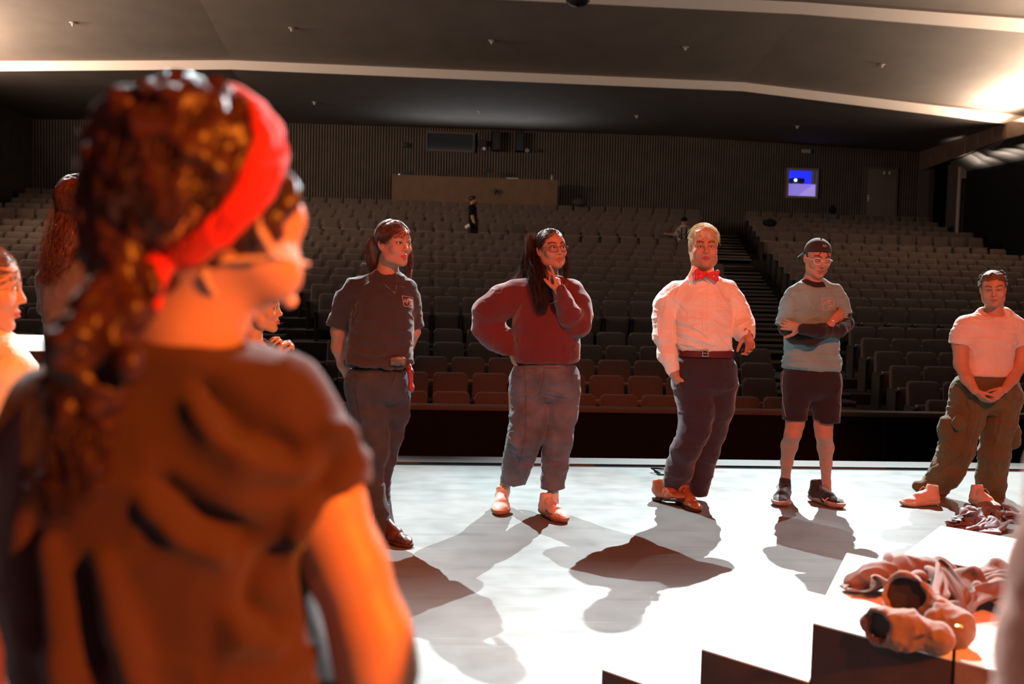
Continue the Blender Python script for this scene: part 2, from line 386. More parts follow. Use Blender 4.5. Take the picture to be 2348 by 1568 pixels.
# ---- door
a, b, c, d = H_door
dr = tag(empty('door_1', ((a+b)/2, WALL_Y - .05, c)), kind='structure')
MB().box((a - .07, WALL_Y - .09, c), (a, WALL_Y + .02, d + .06)).box((b, WALL_Y - .09, c), (b + .07, WALL_Y + .02, d + .06)).box((a, WALL_Y - .09, d), (b, WALL_Y + .02, d + .06)).build('door_frame', mat('door_frame_paint', (.13, .10, .09), .6), dr)
MB().box((a, WALL_Y - .06, c), (b, WALL_Y, d)).build('door_leaf', mat('door_paint', (.20, .155, .135), .55), dr)
hz = at(1993, 455, WALL_Y).z
hd = MB(); hd.box((a + .09, WALL_Y - .075, hz - .12), (a + .14, WALL_Y - .06, hz + .12)); hd.tube([(a + .115, WALL_Y - .12, hz - .02), (a + .27, WALL_Y - .12, hz - .02)], .014)
hd.box((a + .10, WALL_Y - .12, hz - .035), (a + .13, WALL_Y - .06, hz - .005)); hd.build('door_handle', mat('pale_metal', (.75, .72, .7), .3, .4), dr)
for px in (2026, 2038):
    p = at(px, 397, WALL_Y); MB().box((p.x - .03, WALL_Y - .08, p.z - .05), (p.x + .03, WALL_Y - .06, p.z + .05)).build('wall_tag', M_white, dr)
# ---- fixtures on the back wall
def wall_thing(name, px, py, w, h, dep, m, label, cat, bevel=.01, yoff=.05):
    p = at(px, py, WALL_Y - yoff)
    o = MB().box((p.x - w/2, WALL_Y - yoff - dep, p.z - h/2), (p.x + w/2, WALL_Y - yoff, p.z + h/2)).build(name, m, bevel=bevel)
    return tag(o, label, cat)
def speaker(H, label):
    a, b, c, d = H; r = empty('wall_speaker', ((a+b)/2, WALL_Y - .05, c)); tag(r, label, 'speaker', 'tall black speakers on the back wall')
    MB().box((a, WALL_Y - .35, c), (b, WALL_Y - .05, d)).build('cabinet', M_black, r, bevel=.01)
    MB().box((a + .02, WALL_Y - .36, c + .03), (b - .02, WALL_Y - .348, d - .03)).build('grille', M_plastic, r)
speaker(H_sp1, 'narrow tall black speaker on the back wall, the one nearer the booth window')
speaker(H_sp2, 'narrow tall black speaker on the back wall, beside the round white clock')
wall_thing('thermostat_box', 1110, 341, .10, .10, .05, M_white, 'small square white box mounted left of the tall black speakers', 'wall box')
wall_thing('wall_bracket', 1105, 329, .28, .2, .2, M_plastic, 'dark bracket device above the small white wall box', 'wall device')
wall_thing('wall_bracket', 929, 333, .22, .16, .15, M_plastic, 'dark device on the slatted wall left of the booth window', 'wall device')
wall_thing('wall_bracket', 1231, 345, .18, .12, .12, M_plastic, 'small dark device right of the round white clock', 'wall device')
p = at(1208, 345, WALL_Y - .06)
ck = empty('wall_clock', p); tag(ck, 'small round white clock on the slatted back wall', 'clock')
MB().lathe([(.075, 0), (.08, .02), (.07, .035)], p, M=Matrix.Rotation(PI/2, 3, 'X')).build('clock_face', M_white, ck, smooth=True)
MB().box((p.x - .004, p.y - .045, p.z), (p.x + .004, p.y - .036, p.z + .05)).box((p.x, p.y - .045, p.z - .004), (p.x + .035, p.y - .036, p.z + .004)).build('clock_hand', M_plastic, ck)
wall_thing('exit_sign', 1848, 347, .33, .13, .06, mat('pale_sign', (.45, .36, .32), .6), 'pale blank sign box high above the blue-lit window', 'sign')
# ---- mixing desk counter at the back
dA = at(899, 402, 35.1); dB = at(1279, 413, 35.1)
dk = empty('sound_desk', ((dA.x + dB.x)/2, 35.1, 3.15)); tag(dk, 'long plain wooden counter in front of the back wall above the seats', 'desk')
M_desk = mat('desk_veneer', (.185, .105, .062), .55, noise=(3, .10))
MB().box((dA.x, 35.06, 3.1), (dB.x, 35.12, 5.02)).build('front_panel', M_desk, dk)
MB().box((dA.x, 35.12, 3.1), (dA.x + .04, 35.7, 5.02)).build('side_panel', M_desk, dk)
MB().box((dB.x - .04, 35.12, 3.1), (dB.x, 35.7, 5.02)).build('side_panel', M_desk, dk)
MB().box((dA.x + .04, 35.12, 4.86), (dB.x - .04, 35.7, 4.90)).build('worktop', M_desk, dk)
def desk_item(name, px, w, h, dep, m, label, cat, z=4.901, y=35.35):
    x = at(px, 405, y).x
    return tag(MB().box((x - w/2, y - dep/2, z), (x + w/2, y + dep/2, z + h)).build(name, m, bevel=.012), label, cat)
desk_item('mixing_console', 934, .34, .26, .3, M_plastic, 'small black console on the left end of the wooden counter', 'console')
desk_item('laptop_computer', 1018, .38, .19, .3, M_plastic, 'low dark laptop on the wooden counter, right of the console', 'laptop')
desk_item('paper_stack', 1174, .42, .155, .3, M_white, 'white papers lying on the right half of the wooden counter', 'papers')
desk_item('status_lamp', 915, .04, .17, .04, mat('white_led', (1, 1, 1), .5, emit=((1, 1, 1), 1.2)), 'tiny white indicator lamp at the left end of the counter', 'lamp')
p = at(1265, 410, 35.35)
MB().lathe([(.035, 0), (.036, .24), (.014, .30), (.014, .335)], (p.x, 35.35, 4.901)).build('water_bottle', mat('milky_bottle', (.55, .5, .47), .3), smooth=True)
tag(bpy.data.objects['water_bottle'], 'pale water bottle standing on the right end of the wooden counter', 'bottle')
x = at(1117, 400, 35.35).x
ms = empty('monitor_on_arm', (x, 35.35, 4.9)); tag(ms, 'dark post with small head standing on the middle of the counter', 'camera stand')
MB().tube([(x, 35.35, 4.91), (x, 35.35, 5.28)], .035).build('post', M_plastic, ms)
MB().box((x - .1, 35.3, 5.26), (x + .16, 35.4, 5.36)).build('head', M_plastic, ms, bevel=.01)
p = at(1137, 439, 34.96)
MB().lathe([(.02, -.13), (.03, -.04), (.07, 0), (.065, .06), (.04, .09)], p).build('hanging_fixture', M_plastic, dk, smooth=True)
# dome at the top of the picture and ceiling sprinklers
p = at(1325, 2, 20.5)
dm = empty('pendant_dome', p); tag(dm, 'round dark pendant dome cut by the top edge of the picture', 'lamp')
MB().lathe([(.02, -.12), (.16, -.085), (.25, 0), (.25, .12), (.1, .2), (.03, .25)], p).build('dome_shade', mat('dome_metal', (.04, .045, .04), .3, .4), dm, smooth=True)
MB().tube([p + Vector((0, 0, .2)), p + Vector((0, 0, 1.6))], .015).build('stem', M_plastic, dm)
def ceil_z(x, y):
    secs = [(18.2, s0b), (23.499, s1t), (23.5, s1b), (27.999, s2t), (28.0, s2bw), (36.0, s_wall)]
    zz = [np.interp(x, [q[0] for q in s], [q[2] for q in s]) for _, s in secs]
    return float(np.interp(y, [s[0] for s in secs], zz))
def onceil(px, py):
    d = ray(px, py); best = None
    for k in range(0, 1700):
        y = 19 + k*.01; t = y/d.y; p = Vector((d.x*t, y, CAM_Z + d.z*t))
        if p.z > ceil_z(p.x, y): return Vector((p.x, y, ceil_z(p.x, y)))
    return Vector((d.x*t, y, ceil_z(d.x*t, y)))
spr = ['left end of the lit middle panel', 'second from the left on the middle panel', 'centre of the middle panel above the booth window', 'fourth from the left on the middle panel', 'right end of the middle panel near the bright corner',
       'left end of the dark rear panel', 'second from the left on the dark rear panel', 'third from the left on the dark rear panel', 'right end of the dark rear panel']
M_spr = mat('sprinkler_metal', (.5, .44, .4), .4)
for (px, py), tx in zip(((167, 52), (669, 64), (1127, 93), (1572, 108), (2022, 148), (721, 234), (1099, 255), (1460, 265), (1828, 289)), spr):
    p = onceil(px, py)
    MB().lathe([(.085, -.0), (.08, -.012), (.035, -.02), (.03, -.07), (.015, -.09)], p, n=14).build('ceiling_sprinkler', M_spr, smooth=True)
    tag(bpy.data.objects[-1] if False else COL.objects[-1], 'white ceiling sprinkler, ' + tx, 'sprinkler', 'ceiling sprinklers')
# ================================================================ theatre seats
M_seat = mat('seat_fabric', (.115, .082, .066), .95, noise=(40, .12), sheen=.15)
M_seatedge = mat('seat_edge', (.30, .24, .21), .5)
M_seatshell = mat('seat_shell', (.03, .025, .024), .6)
def slab(w0, w1, h, th, r, curve=.02, tilt=0, seg=10):
    """rounded upholstered slab, width w0 at the bottom and w1 at the top, standing in xz, front towards -y"""
    out = []
    for k in range(5): a = PI - k*PI/8; out.append((-w1/2 + r + r*math.cos(a), h - r + r*math.sin(a)))
    for k in range(5): a = PI/2 - k*PI/8; out.append((w1/2 - r + r*math.cos(a), h - r + r*math.sin(a)))
    out += [(w0/2, h*.4), (w0/2 - .01, 0), (-w0/2 + .01, 0), (-w0/2, h*.4)]
    n = len(out); P = []; cx, cz = 0, h/2
    def y(x, z, f): return f + curve*(2*abs(x)/w0)**2*-1 + tilt*z
    for s, f in ((1, th/2), (1, -th/2 + .012), (.93, -th/2 - .008), (.5, -th/2 - .02), (.0, -th/2 - .024)):
        for (px, pz) in out:
            X, Z = cx + (px - cx)*s, cz + (pz - cz)*s
            P.append((X, y(X, Z, f), Z))
    fs = [tuple(range(n))]
    for q in range(4): fs += [(q*n + i, q*n + (i+1) % n, (q+1)*n + (i+1) % n, (q+1)*n + i) for i in range(n)]
    return MB().poly(P, fs)
def chair_parts():
    back = slab(.50, .485, .60, .07, .06, .025, .16); back.v = [(x, y + .06, z + SEAT_H - .60) for x, y, z in back.v]
    pan = slab(.47, .46, .40, .11, .06, .0, -.12); pan.v = [(x, y - .10, z + .20) for x, y, z in pan.v]
    tip = MB().box((-.235, -.20, .585), (.235, -.13, .605))
    arm = MB().box((-.31, -.30, .55), (-.25, .06, .58)); sp = MB().box((-.30, -.22, 0), (-.26, .08, .55))
    return back, pan, tip, arm, sp
b_, p_, t_, a_, s_ = chair_parts()
proto = empty('theatre_seat', (0, 0, 0))
o1 = b_.build('backrest', M_seat, proto, smooth=True, world=False)
o2 = p_.build('seat_cushion', M_seat, proto, smooth=True, world=False)
o3 = t_.build('cushion_edge', M_seatedge, o2, world=False)
o4 = a_.build('armrest', M_seatshell, proto, bevel=.01, world=False)
o5 = s_.build('side_support', M_seatshell, proto, world=False)
SEAT_PARTS = [o1, o2, o4, o5]
def ordn(n):
    w = ['first', 'second', 'third', 'fourth', 'fifth', 'sixth', 'seventh', 'eighth', 'ninth', 'tenth', 'eleventh', 'twelfth', 'thirteenth', 'fourteenth', 'fifteenth', 'sixteenth',
         'seventeenth', 'eighteenth', 'nineteenth', 'twentieth', 'twenty-first', 'twenty-second', 'twenty-third', 'twenty-fourth', 'twenty-fifth', 'twenty-sixth', 'twenty-seventh', 'twenty-eighth', 'twenty-ninth', 'thirtieth']
    return w[n] if n < 30 else 'far'
def rowname(i):
    if i < 6: return 'lower tier ' + ordn(i) + ' row'
    if i < 16: return 'middle tier ' + ordn(i - 6) + ' row'
    return 'top tier ' + ordn(i - 16) + ' row'
allseats = []
PITCH_X = .56
for i, (y, z) in enumerate(ROWS):
    rX = 6.95 + .19*(y - 14); lX = -2.95 - .19*(y - 14)
    cR = 5.25 + .20*(y - 14); cL = -1.35 - .20*(y - 14)
    off = (i % 2)*.28
    if i != 5:
        n = int((cR - cL)/PITCH_X); x0 = (cL + cR)/2 - n*PITCH_X/2 + .28
        for k in range(n): allseats.append((x0 + k*PITCH_X, y, z, i, 'centre', k, 'left aisle' if k < n/2 else 'right aisle', k if k < n/2 else n - 1 - k))
    xe = 17.2 if i >= 14 else 17.6; k = 0; x = rX + .28
    while x < xe: allseats.append((x, y, z, i, 'right', k, 'aisle', k)); x += PITCH_X; k += 1
    xe = -13.3; k = 0; x = lX - .28
    while x > xe: allseats.append((x, y, z, i, 'left', k, 'aisle', k)); x -= PITCH_X; k += 1
# the ones that show largest stand as things of their own, the far remainder is one mass
cand = []
for s in allseats:
    px, py, d = proj((s[0], s[1], s[2] - .25))
    if s[3] > 15 and s[4] == 'centre' and dA.x - .1 < s[0] < dB.x + .1 and s[1] > 34.5: continue
    hidden = (230 < px < 690) or px < -30 or px > 2378
    if 120 < px <= 230 and py > 410: hidden = True
    if px < 700 and py > 790: hidden = True
    for (x0, x1, y0) in ((780, 950, 640), (1170, 1330, 660), (1540, 1680, 640), (1800, 1935, 660), (2200, 2330, 730)):
        if x0 + 18 < px < x1 - 18 and py > y0: hidden = True
    cand.append((hidden, d, s, px))
cand.sort(key=lambda c: (c[0], c[1]))
N_IND = 298
first = True
for hidden, d, s, px in cand[:N_IND]:
    x, y, z, i, blk, k, side, kk = s
    if first: r = proto; first = False
    else:
        r = proto.copy(); COL.objects.link(r)
        for ch in SEAT_PARTS:
            c = ch.copy(); COL.objects.link(c); c.parent = r
            if ch is o2:
                g = o3.copy(); COL.objects.link(g); g.parent = c
    r.location = (x, y, z - SEAT_H)
    block = {'centre': 'centre block', 'right': 'right block', 'left': 'left block'}[blk]
    where = f'{ordn(kk)} from {side}'
    tag(r, f'brown folding seat, {block}, {rowname(i)}, {where}', 'theatre seat', 'folding theatre seats in raked rows')
rest = [c[2] for c in cand[N_IND:]]
def merged(parts, mats):
    V = []; Fq = []; MI = []; nv = 0
    base = []
    for o, mi in zip(parts, mats):
        me = o.data; v = np.empty(len(me.vertices)*3, np.float32); me.vertices.foreach_get('co', v); v = v.reshape(-1, 3)
        base.append((v, [tuple(p.vertices) for p in me.polygons], mi))
    verts = []; faces = []; mi_ = []
    for (x, y, z, *_r) in rest:
        for v, fs, mi in base:
            n = sum(len(q) for q in verts) if False else nv
            verts.append(v + np.array([x, y, z - SEAT_H], np.float32)); faces += [tuple(a + n for a in f) for f in fs]; mi_ += [mi]*len(fs); nv += len(v)
    me = bpy.data.meshes.new('seat_rows'); me.from_pydata(np.concatenate(verts).tolist(), [], faces)
    me.polygons.foreach_set('material_index', mi_)
    me.polygons.foreach_set('use_smooth', [True]*len(faces)); me.set_sharp_from_angle(angle=math.radians(50))
    return me
mr = merged([o1, o2, o3, o4, o5], [0, 0, 1, 2, 2])
o = link('far_theatre_seats', mr, [M_seat, M_seatedge, M_seatshell])
tag(o, 'the remaining rows of brown folding seats towards the back of the hall', 'theatre seats', 'folding theatre seats in raked rows', 'stuff')
# ---- aisle steps
M_nose = mat('step_nosing', (.17, .14, .12), .6)
M_tread = mat('step_tread', (.045, .038, .034), .9, noise=(20, .2))
def stairs(fn, name, label):
    root = empty(name, (fn(20)[0], 20, 0)); tag(root, label, 'stairs')
    for i, (y, z) in enumerate(ROWS):
        y0 = y - .62; y1 = (ROWS[i+1][0] - .62) if i + 1 < len(ROWS) else 35
        if i == 0: continue
        z0 = ROWS[i-1][1] - SEAT_H; z1 = z - SEAT_H
        if y1 - y0 > 1.5: y1 = y0 + .95
        for h in range(2):
            ya = y0 - .45*(1 - h) ; zt = z0 + (z1 - z0)*(.5 if h == 0 else 1.0) + .012
            xa, xb = fn(ya)
            MB().box((xa, ya, zt - .14), (xb, y0 + .02 if h == 0 else y0 + .5, zt)).build('step', M_tread, root)
            MB().box((xa, ya - .012, zt - .03), (xb, ya + .05, zt + .006)).build('step_nosing', M_nose, root)
stairs(lambda y: (5.33 + .2*(y - 14), 6.62 + .19*(y - 14)), 'aisle_stairs', 'carpeted aisle stairs with pale nosings between centre and right seat blocks')
stairs(lambda y: (-2.62 - .19*(y - 14), -1.74 - .2*(y - 14)), 'aisle_stairs', 'carpeted aisle stairs with pale nosings between left and centre seat blocks')
# ================================================================ sculpting by distance fields (for bodies, clothes, hair)
def hsh(ix, iy, iz, seed):
    n = (ix*374761393 + iy*668265263 + iz*2147483647 + seed*144665) & 0x7fffffff
    n = ((n ^ (n >> 13))*1274126177) & 0x7fffffff
    return ((n ^ (n >> 16)) & 0xffff)/65535.0
def vnoise(p, seed=0):
    p = np.asarray(p, np.float64); i = np.floor(p).astype(np.int64); f = p - i; f = f*f*(3 - 2*f); r = 0
    for dx in (0, 1):
        for dy in (0, 1):
            for dz in (0, 1):
                w = (f[:, 0] if dx else 1 - f[:, 0])*(f[:, 1] if dy else 1 - f[:, 1])*(f[:, 2] if dz else 1 - f[:, 2])
                r = r + w*hsh(i[:, 0] + dx, i[:, 1] + dy, i[:, 2] + dz, seed)
    return r
def ell(P, r):
    r = np.asarray(r, np.float32); a = P[0]/r[0]; b = P[1]/r[1]; c = P[2]/r[2]
    k0 = np.sqrt(a*a + b*b + c*c); a = a/r[0]; b = b/r[1]; c = c/r[2]; k1 = np.sqrt(a*a + b*b + c*c) + 1e-9
    return k0*(k0 - 1)/k1
def cap(P, a, b, ra, rb, flat=None):
    """tapered capsule; flat=(axis vector, factor) squashes it along that axis"""
    a = np.asarray(a, np.float32); b = np.asarray(b, np.float32); ab = b - a; L = float(ab @ ab) + 1e-9
    x, y, z = P[0] - a[0], P[1] - a[1], P[2] - a[2]
    t = np.clip((x*ab[0] + y*ab[1] + z*ab[2])/L, 0, 1)
    x = x - t*ab[0]; y = y - t*ab[1]; z = z - t*ab[2]
    if flat is not None:
        n, s = flat; w = (x*n[0] + y*n[1] + z*n[2])*(1/s - 1); x = x + n[0]*w; y = y + n[1]*w; z = z + n[2]*w
    return (np.sqrt(x*x + y*y + z*z) - (ra + (rb - ra)*t))
class SDF:
    def __init__(s, lo, hi, h):
        s.h = h; s.lo = np.array(lo, np.float32) - 3*h; n = np.ceil((np.array(hi) - s.lo)/h).astype(int) + 4
        s.F = np.full(n, 1.0, np.float32); s.n = n; s.fr = None
        s.ax = [s.lo[i] + h*np.arange(n[i], dtype=np.float32) for i in range(3)]
    def _sl(s, lo, hi):
        a = np.clip(((np.array(lo) - s.lo)/s.h).astype(int) - 2, 0, s.n); b = np.clip(((np.array(hi) - s.lo)/s.h).astype(int) + 3, 0, s.n)
        return tuple(slice(int(a[i]), int(b[i])) for i in range(3))
    def grid(s, sl):
        return [s.ax[0][sl[0]][:, None, None], s.ax[1][sl[1]][None, :, None], s.ax[2][sl[2]][None, None, :]]
    def put(s, sl, d, k, op):
        G = s.F[sl]
        if G.size == 0: return
        if op == 'u': h = np.maximum(k - np.abs(G - d), 0)/k; s.F[sl] = np.minimum(G, d) - h*h*k*.25
        else: h = np.maximum(k - np.abs(G + d), 0)/k; s.F[sl] = np.maximum(G, -d) + h*h*k*.25
    def frame(s, c, R, sc, rad):
        """work in a local frame: centre c, rotation R (columns are the local axes in world), scale sc, reach rad"""
        c = np.array(c, np.float32); R = np.array(R, np.float32); sl = s._sl(c - rad, c + rad); X, Y, Z = s.grid(sl)
        x, y, z = X - c[0], Y - c[1], Z - c[2]
        s.fr = (sl, [(x*R[0, i] + y*R[1, i] + z*R[2, i])/sc for i in range(3)], sc, c, R)
    def like(s):
        o = SDF.__new__(SDF); o.h, o.lo, o.n, o.ax, o.fr = s.h, s.lo, s.n, s.ax, None; o.F = np.full(s.n, 1.0, np.float32); return o
    def merge(s, o, k):
        h = np.maximum(k - np.abs(s.F - o.F), 0)/k; s.F = np.minimum(s.F, o.F) - h*h*k*.25; o.F = None
    def noframe(s): s.fr = None
    def _do(s, fn, lo, hi, k, op):
        if s.fr is None:
            m = k + 2*s.h; sl = s._sl(np.array(lo) - m, np.array(hi) + m); d = fn(s.grid(sl)); s.put(sl, d, k, op)
        else:
            sl, P, sc, c, R = s.fr; mid = (np.array(lo) + np.array(hi))/2; ext = (np.array(hi) - np.array(lo))/2
            rad = float(np.linalg.norm(ext))*sc + k*sc + 2*s.h; w = c + R @ (mid*sc)
            s2 = s._sl(w - rad, w + rad)
            q = tuple(slice(max(a.start, b.start), max(max(a.start, b.start), min(a.stop, b.stop))) for a, b in zip(sl, s2))
            sub = tuple(slice(a.start - b.start, a.stop - b.start) for a, b in zip(q, sl))
            if any(a.stop <= a.start for a in q): return
            s.put(q, fn([p[sub] for p in P])*sc, k*sc, op)
    def cap(s, a, b, ra, rb=None, k=.01, flat=None, op='u'):
        rb = ra if rb is None else rb; a = np.array(a, float); b = np.array(b, float); m = max(ra, rb)
        s._do(lambda P: cap(P, a, b, ra, rb, flat), np.minimum(a, b) - m, np.maximum(a, b) + m, k, op)
    def ell(s, c, r, k=.01, op='u', R=None):
        c = np.array(c, float); r = np.array(r, float)
        def fn(P):
            x = [P[i] - c[i] for i in range(3)]
            if R is not None: x = [x[0]*R[0][i] + x[1]*R[1][i] + x[2]*R[2][i] for i in range(3)]
            return ell(x, r)
        m = r if R is None else np.full(3, r.max())
        s._do(fn, c - m, c + m, k, op)
    def chain(s, pts, k=.012, flat=None, op='u'):
        for (a, ra), (b, rb) in zip(pts[:-1], pts[1:]): s.cap(a, b, ra, rb, k, flat, op)
    def half(s, p, n, k=.004, rad=None):
        """cut away everything on the side the normal n points to, within rad of p"""
        p = np.array(p, np.float32); n = np.array(n, np.float32); n /= np.linalg.norm(n); rad = rad or 10
        sl = s._sl(p - rad, p + rad); X, Y, Z = s.grid(sl)
        d = (X - p[0])*n[0] + (Y - p[1])*n[1] + (Z - p[2])*n[2]
        if rad < 9: d = np.minimum(d, rad - np.sqrt((X - p[0])**2 + (Y - p[1])**2 + (Z - p[2])**2)) * 1.0
        s.put(sl, -d, k, 'c')
    def loft(s, rows, k=.02, e=2.4, rnd=.02, op='u'):
        """rows: (cx, cy, z, wx, wd) sorted or not; a smooth column of superellipses"""
        rows = sorted(rows, key=lambda r: r[2]); A = np.array(rows, float); z0, z1 = A[0, 2], A[-1, 2]
        m = A[:, 3:].max(); lo = (A[:, 0].min() - m, A[:, 1].min() - m, z0); hi = (A[:, 0].max() + m, A[:, 1].max() + m, z1)
        mm = k + 2*s.h; sl = s._sl(np.array(lo) - mm, np.array(hi) + mm); X, Y, Z = s.grid(sl); z = Z[0, 0]
        zz = np.linspace(z0, z1, 200); f = []
        for c in (0, 1, 3, 4):
            v = np.interp(zz, A[:, 2], A[:, c]); w = np.hanning(19); w /= w.sum(); v = np.convolve(np.pad(v, 9, 'edge'), w, 'valid')
            f.append(np.interp(z, zz, v).astype(np.float32)[None, None, :])
        cx, cy, wx, wd = f
        r = (np.abs((X - cx)/wx)**e + np.abs((Y - cy)/wd)**e)**(1/e); d = (r - 1)*np.minimum(wx, wd)
        c = np.maximum(Z - z1, z0 - Z); h = np.maximum(rnd - np.abs(d - c), 0)/rnd; d = np.maximum(d, c) + h*h*rnd*.25
        s.put(sl, d, k, op)
    def extract(s):
        F = s.F; h = s.h; S = F < 0; n = S.shape
        c = S[:-1, :-1, :-1].astype(np.int8)
        for o in ((1,0,0),(0,1,0),(0,0,1),(1,1,0),(1,0,1),(0,1,1),(1,1,1)):
            c += S[o[0]:n[0]-1+o[0], o[1]:n[1]-1+o[1], o[2]:n[2]-1+o[2]]
        I = np.argwhere((c > 0) & (c < 8)); del c
        idm = np.full((n[0]-1, n[1]-1, n[2]-1), -1, np.int32); idm[I[:, 0], I[:, 1], I[:, 2]] = np.arange(len(I))
        cor = [(x, y, z) for x in (0, 1) for y in (0, 1) for z in (0, 1)]
        val = {o: F[I[:, 0]+o[0], I[:, 1]+o[1], I[:, 2]+o[2]] for o in cor}
        acc = np.zeros((len(I), 3)); cnt = np.zeros(len(I))
        for a in cor:
            for ax in range(3):
                if a[ax] == 1: continue
                b = list(a); b[ax] = 1; b = tuple(b); va, vb = val[a], val[b]; m = (va < 0) != (vb < 0)
                t = np.where(m, va/(va - vb + 1e-12), 0); p = np.repeat(np.array([a], float), len(I), 0); p[:, ax] = t
                acc[m] += p[m]; cnt[m] += 1
        V = (I + acc/cnt[:, None])*h + s.lo; Q = []
        for ax in range(3):
            u, v = (ax+1) % 3, (ax+2) % 3
            sa = [slice(1, -1)]*3; sa[ax] = slice(0, n[ax]-1); sb = list(sa); sb[ax] = slice(1, n[ax])
            A, B = S[tuple(sa)], S[tuple(sb)]; E = np.argwhere(A != B)
            if len(E) == 0: continue
            fl = A[E[:, 0], E[:, 1], E[:, 2]]; E = E.copy()
            off = np.ones(3, int); off[ax] = 0; E = E + off
            def g(du, dv):
                e = E.copy(); e[:, u] += du; e[:, v] += dv; return idm[e[:, 0], e[:, 1], e[:, 2]]
            q = np.stack([g(-1, -1), g(0, -1), g(0, 0), g(-1, 0)], 1)
            q[~fl] = q[~fl][:, ::-1]; Q.append(q)
        Q = np.concatenate(Q); Q = Q[(Q >= 0).all(1)]
        s.F = None
        return V, Q
def vnormals(V, Q):
    a = V[Q[:, 2]] - V[Q[:, 0]]; b = V[Q[:, 3]] - V[Q[:, 1]]; fn = np.cross(a, b); N = np.zeros_like(V)
    for i in range(4): np.add.at(N, Q[:, i], fn)
    return N/(np.linalg.norm(N, axis=1, keepdims=True) + 1e-12)
def relax(V, Q, it=2, w=.5):
    e = np.concatenate([Q[:, [0, 1]], Q[:, [1, 2]], Q[:, [2, 3]], Q[:, [3, 0]]]); n = len(V)
    deg = np.bincount(e[:, 0], minlength=n) + np.bincount(e[:, 1], minlength=n)
    for _ in range(it):
        A = np.stack([np.bincount(e[:, 0], V[e[:, 1], i], n) + np.bincount(e[:, 1], V[e[:, 0], i], n) for i in range(3)], 1)
        V = V + w*(A/np.maximum(deg, 1)[:, None] - V)
    return V
def ridges(V, sc, seed, stretch=(1, 1, 1), warp=.5):
    p = V*np.array(stretch)*sc; p = p + warp*(np.stack([vnoise(p*.7, seed+7), vnoise(p*.7 + 9, seed+8), vnoise(p*.7 - 5, seed+9)], 1) - .5)*2
    n = vnoise(p, seed); return 1 - np.abs(2*n - 1)
def wrinkle(V, Q, specs):
    """specs: list of (scale, amplitude, stretch, seed, mask function or None)"""
    N = vnormals(V, Q); d = np.zeros(len(V))
    for sc, amp, st, seed, mask in specs:
        r = ridges(V, sc, seed, st); r = (r*r - .35)*amp
        if mask is not None: r = r*mask(V)
        d += r
    return V + N*d[:, None]
# ================================================================ figure building
def headR(yaw, pitch=0, roll=0):
    return np.array(Matrix.Rotation(math.radians(yaw), 3, 'Z') @ Matrix.Rotation(math.radians(pitch), 3, 'X') @ Matrix.Rotation(math.radians(roll), 3, 'Y'), float)
def head(S, c, R, s, jaw=1.0, cheek=1.0, nose=1.0, lip=1.0, smile=0, openm=0, ears=True, brow=1.0):
    S.frame(c, R, s, .17*s)
    S.ell((0, .014, .036), (.0735, .094, .080), .02)
    S.ell((0, -.030, .030), (.064, .062, .068), .03)
    S.ell((0, -.034, -.028), (.056*cheek, .054, .066), .03)
    for m in (-1, 1):
        S.cap((m*.054*jaw, .004, -.038), (m*.046*jaw, -.018, -.068), .019, .018, .034)
        S.cap((m*.046*jaw, -.018, -.068), (m*.013, -.066, -.091), .018, .0165, .034)
        S.ell((m*.040*cheek, -.060, -.024), (.024, .021, .022), .018)
        S.cap((m*.012, -.086, .023), (m*.046, -.070, .026), .0095*brow, .007*brow, .014)
    S.ell((0, -.074, -.094), (.019, .014, .014), .012)
    S.ell((0, -.076, -.050), (.026, .018, .020), .014)
    for m in (-1, 1): S.ell((m*.031, -.094, .005), (.0175, .014, .0115), .012, 'c')
    S.cap((0, -.087, .016), (0, -.104*nose, -.020), .0075, .0095, .010)
    S.ell((0, -.105*nose, -.024), (.0105, .010, .0088), .006)
    for m in (-1, 1):
        S.ell((m*.0125, -.094, -.029), (.0072, .0095, .0072), .005)
        S.ell((m*.0062, -.1035, -.0335), (.0036, .0045, .0035), .002, 'c')
    # lids around the eye opening
    for m in (-1, 1):
        S.ell((m*.031, -.0775, .006), (.0150, .0140, .0138), .004)
        S.ell((m*.031, -.0935, .0055), (.0150, .0130, .0060), .0025, 'c')
    # mouth
    sm = smile*.004
    for m in (-1, 1):
        S.cap((0, -.0975, -.0545), (m*.021, -.083, -.0585 + sm), .0052*lip, .003, .004)
        S.cap((0, -.0960, -.0675 - openm*.004), (m*.019, -.083, -.0615 + sm), .0062*lip, .003, .004)
        S.cap((0, -.1015, -.0607 - openm*.002), (m*.0225, -.088, -.0600 + sm), .0016 + openm*.0028, .0012, .002, None, 'c')
    S.ell((0, -.094, -.079), (.016, .010, .004), .006, 'c')
    if ears:
        for m in (-1, 1):
            Re = np.array(Matrix.Rotation(m*math.radians(-22), 3, 'Z') @ Matrix.Rotation(math.radians(-12), 3, 'X'))
            S.ell((m*.076, .010, -.004), (.0075, .0185, .031), .005, R=Re)
            S.ell((m*.0815, .006, .000), (.0050, .0100, .018), .003, 'c', R=Re)
            S.ell((m*.0775, .0, -.003), (.0045, .0045, .006), .003)
    S.noframe()
SKIN = np.array((.46, .235, .155)); 
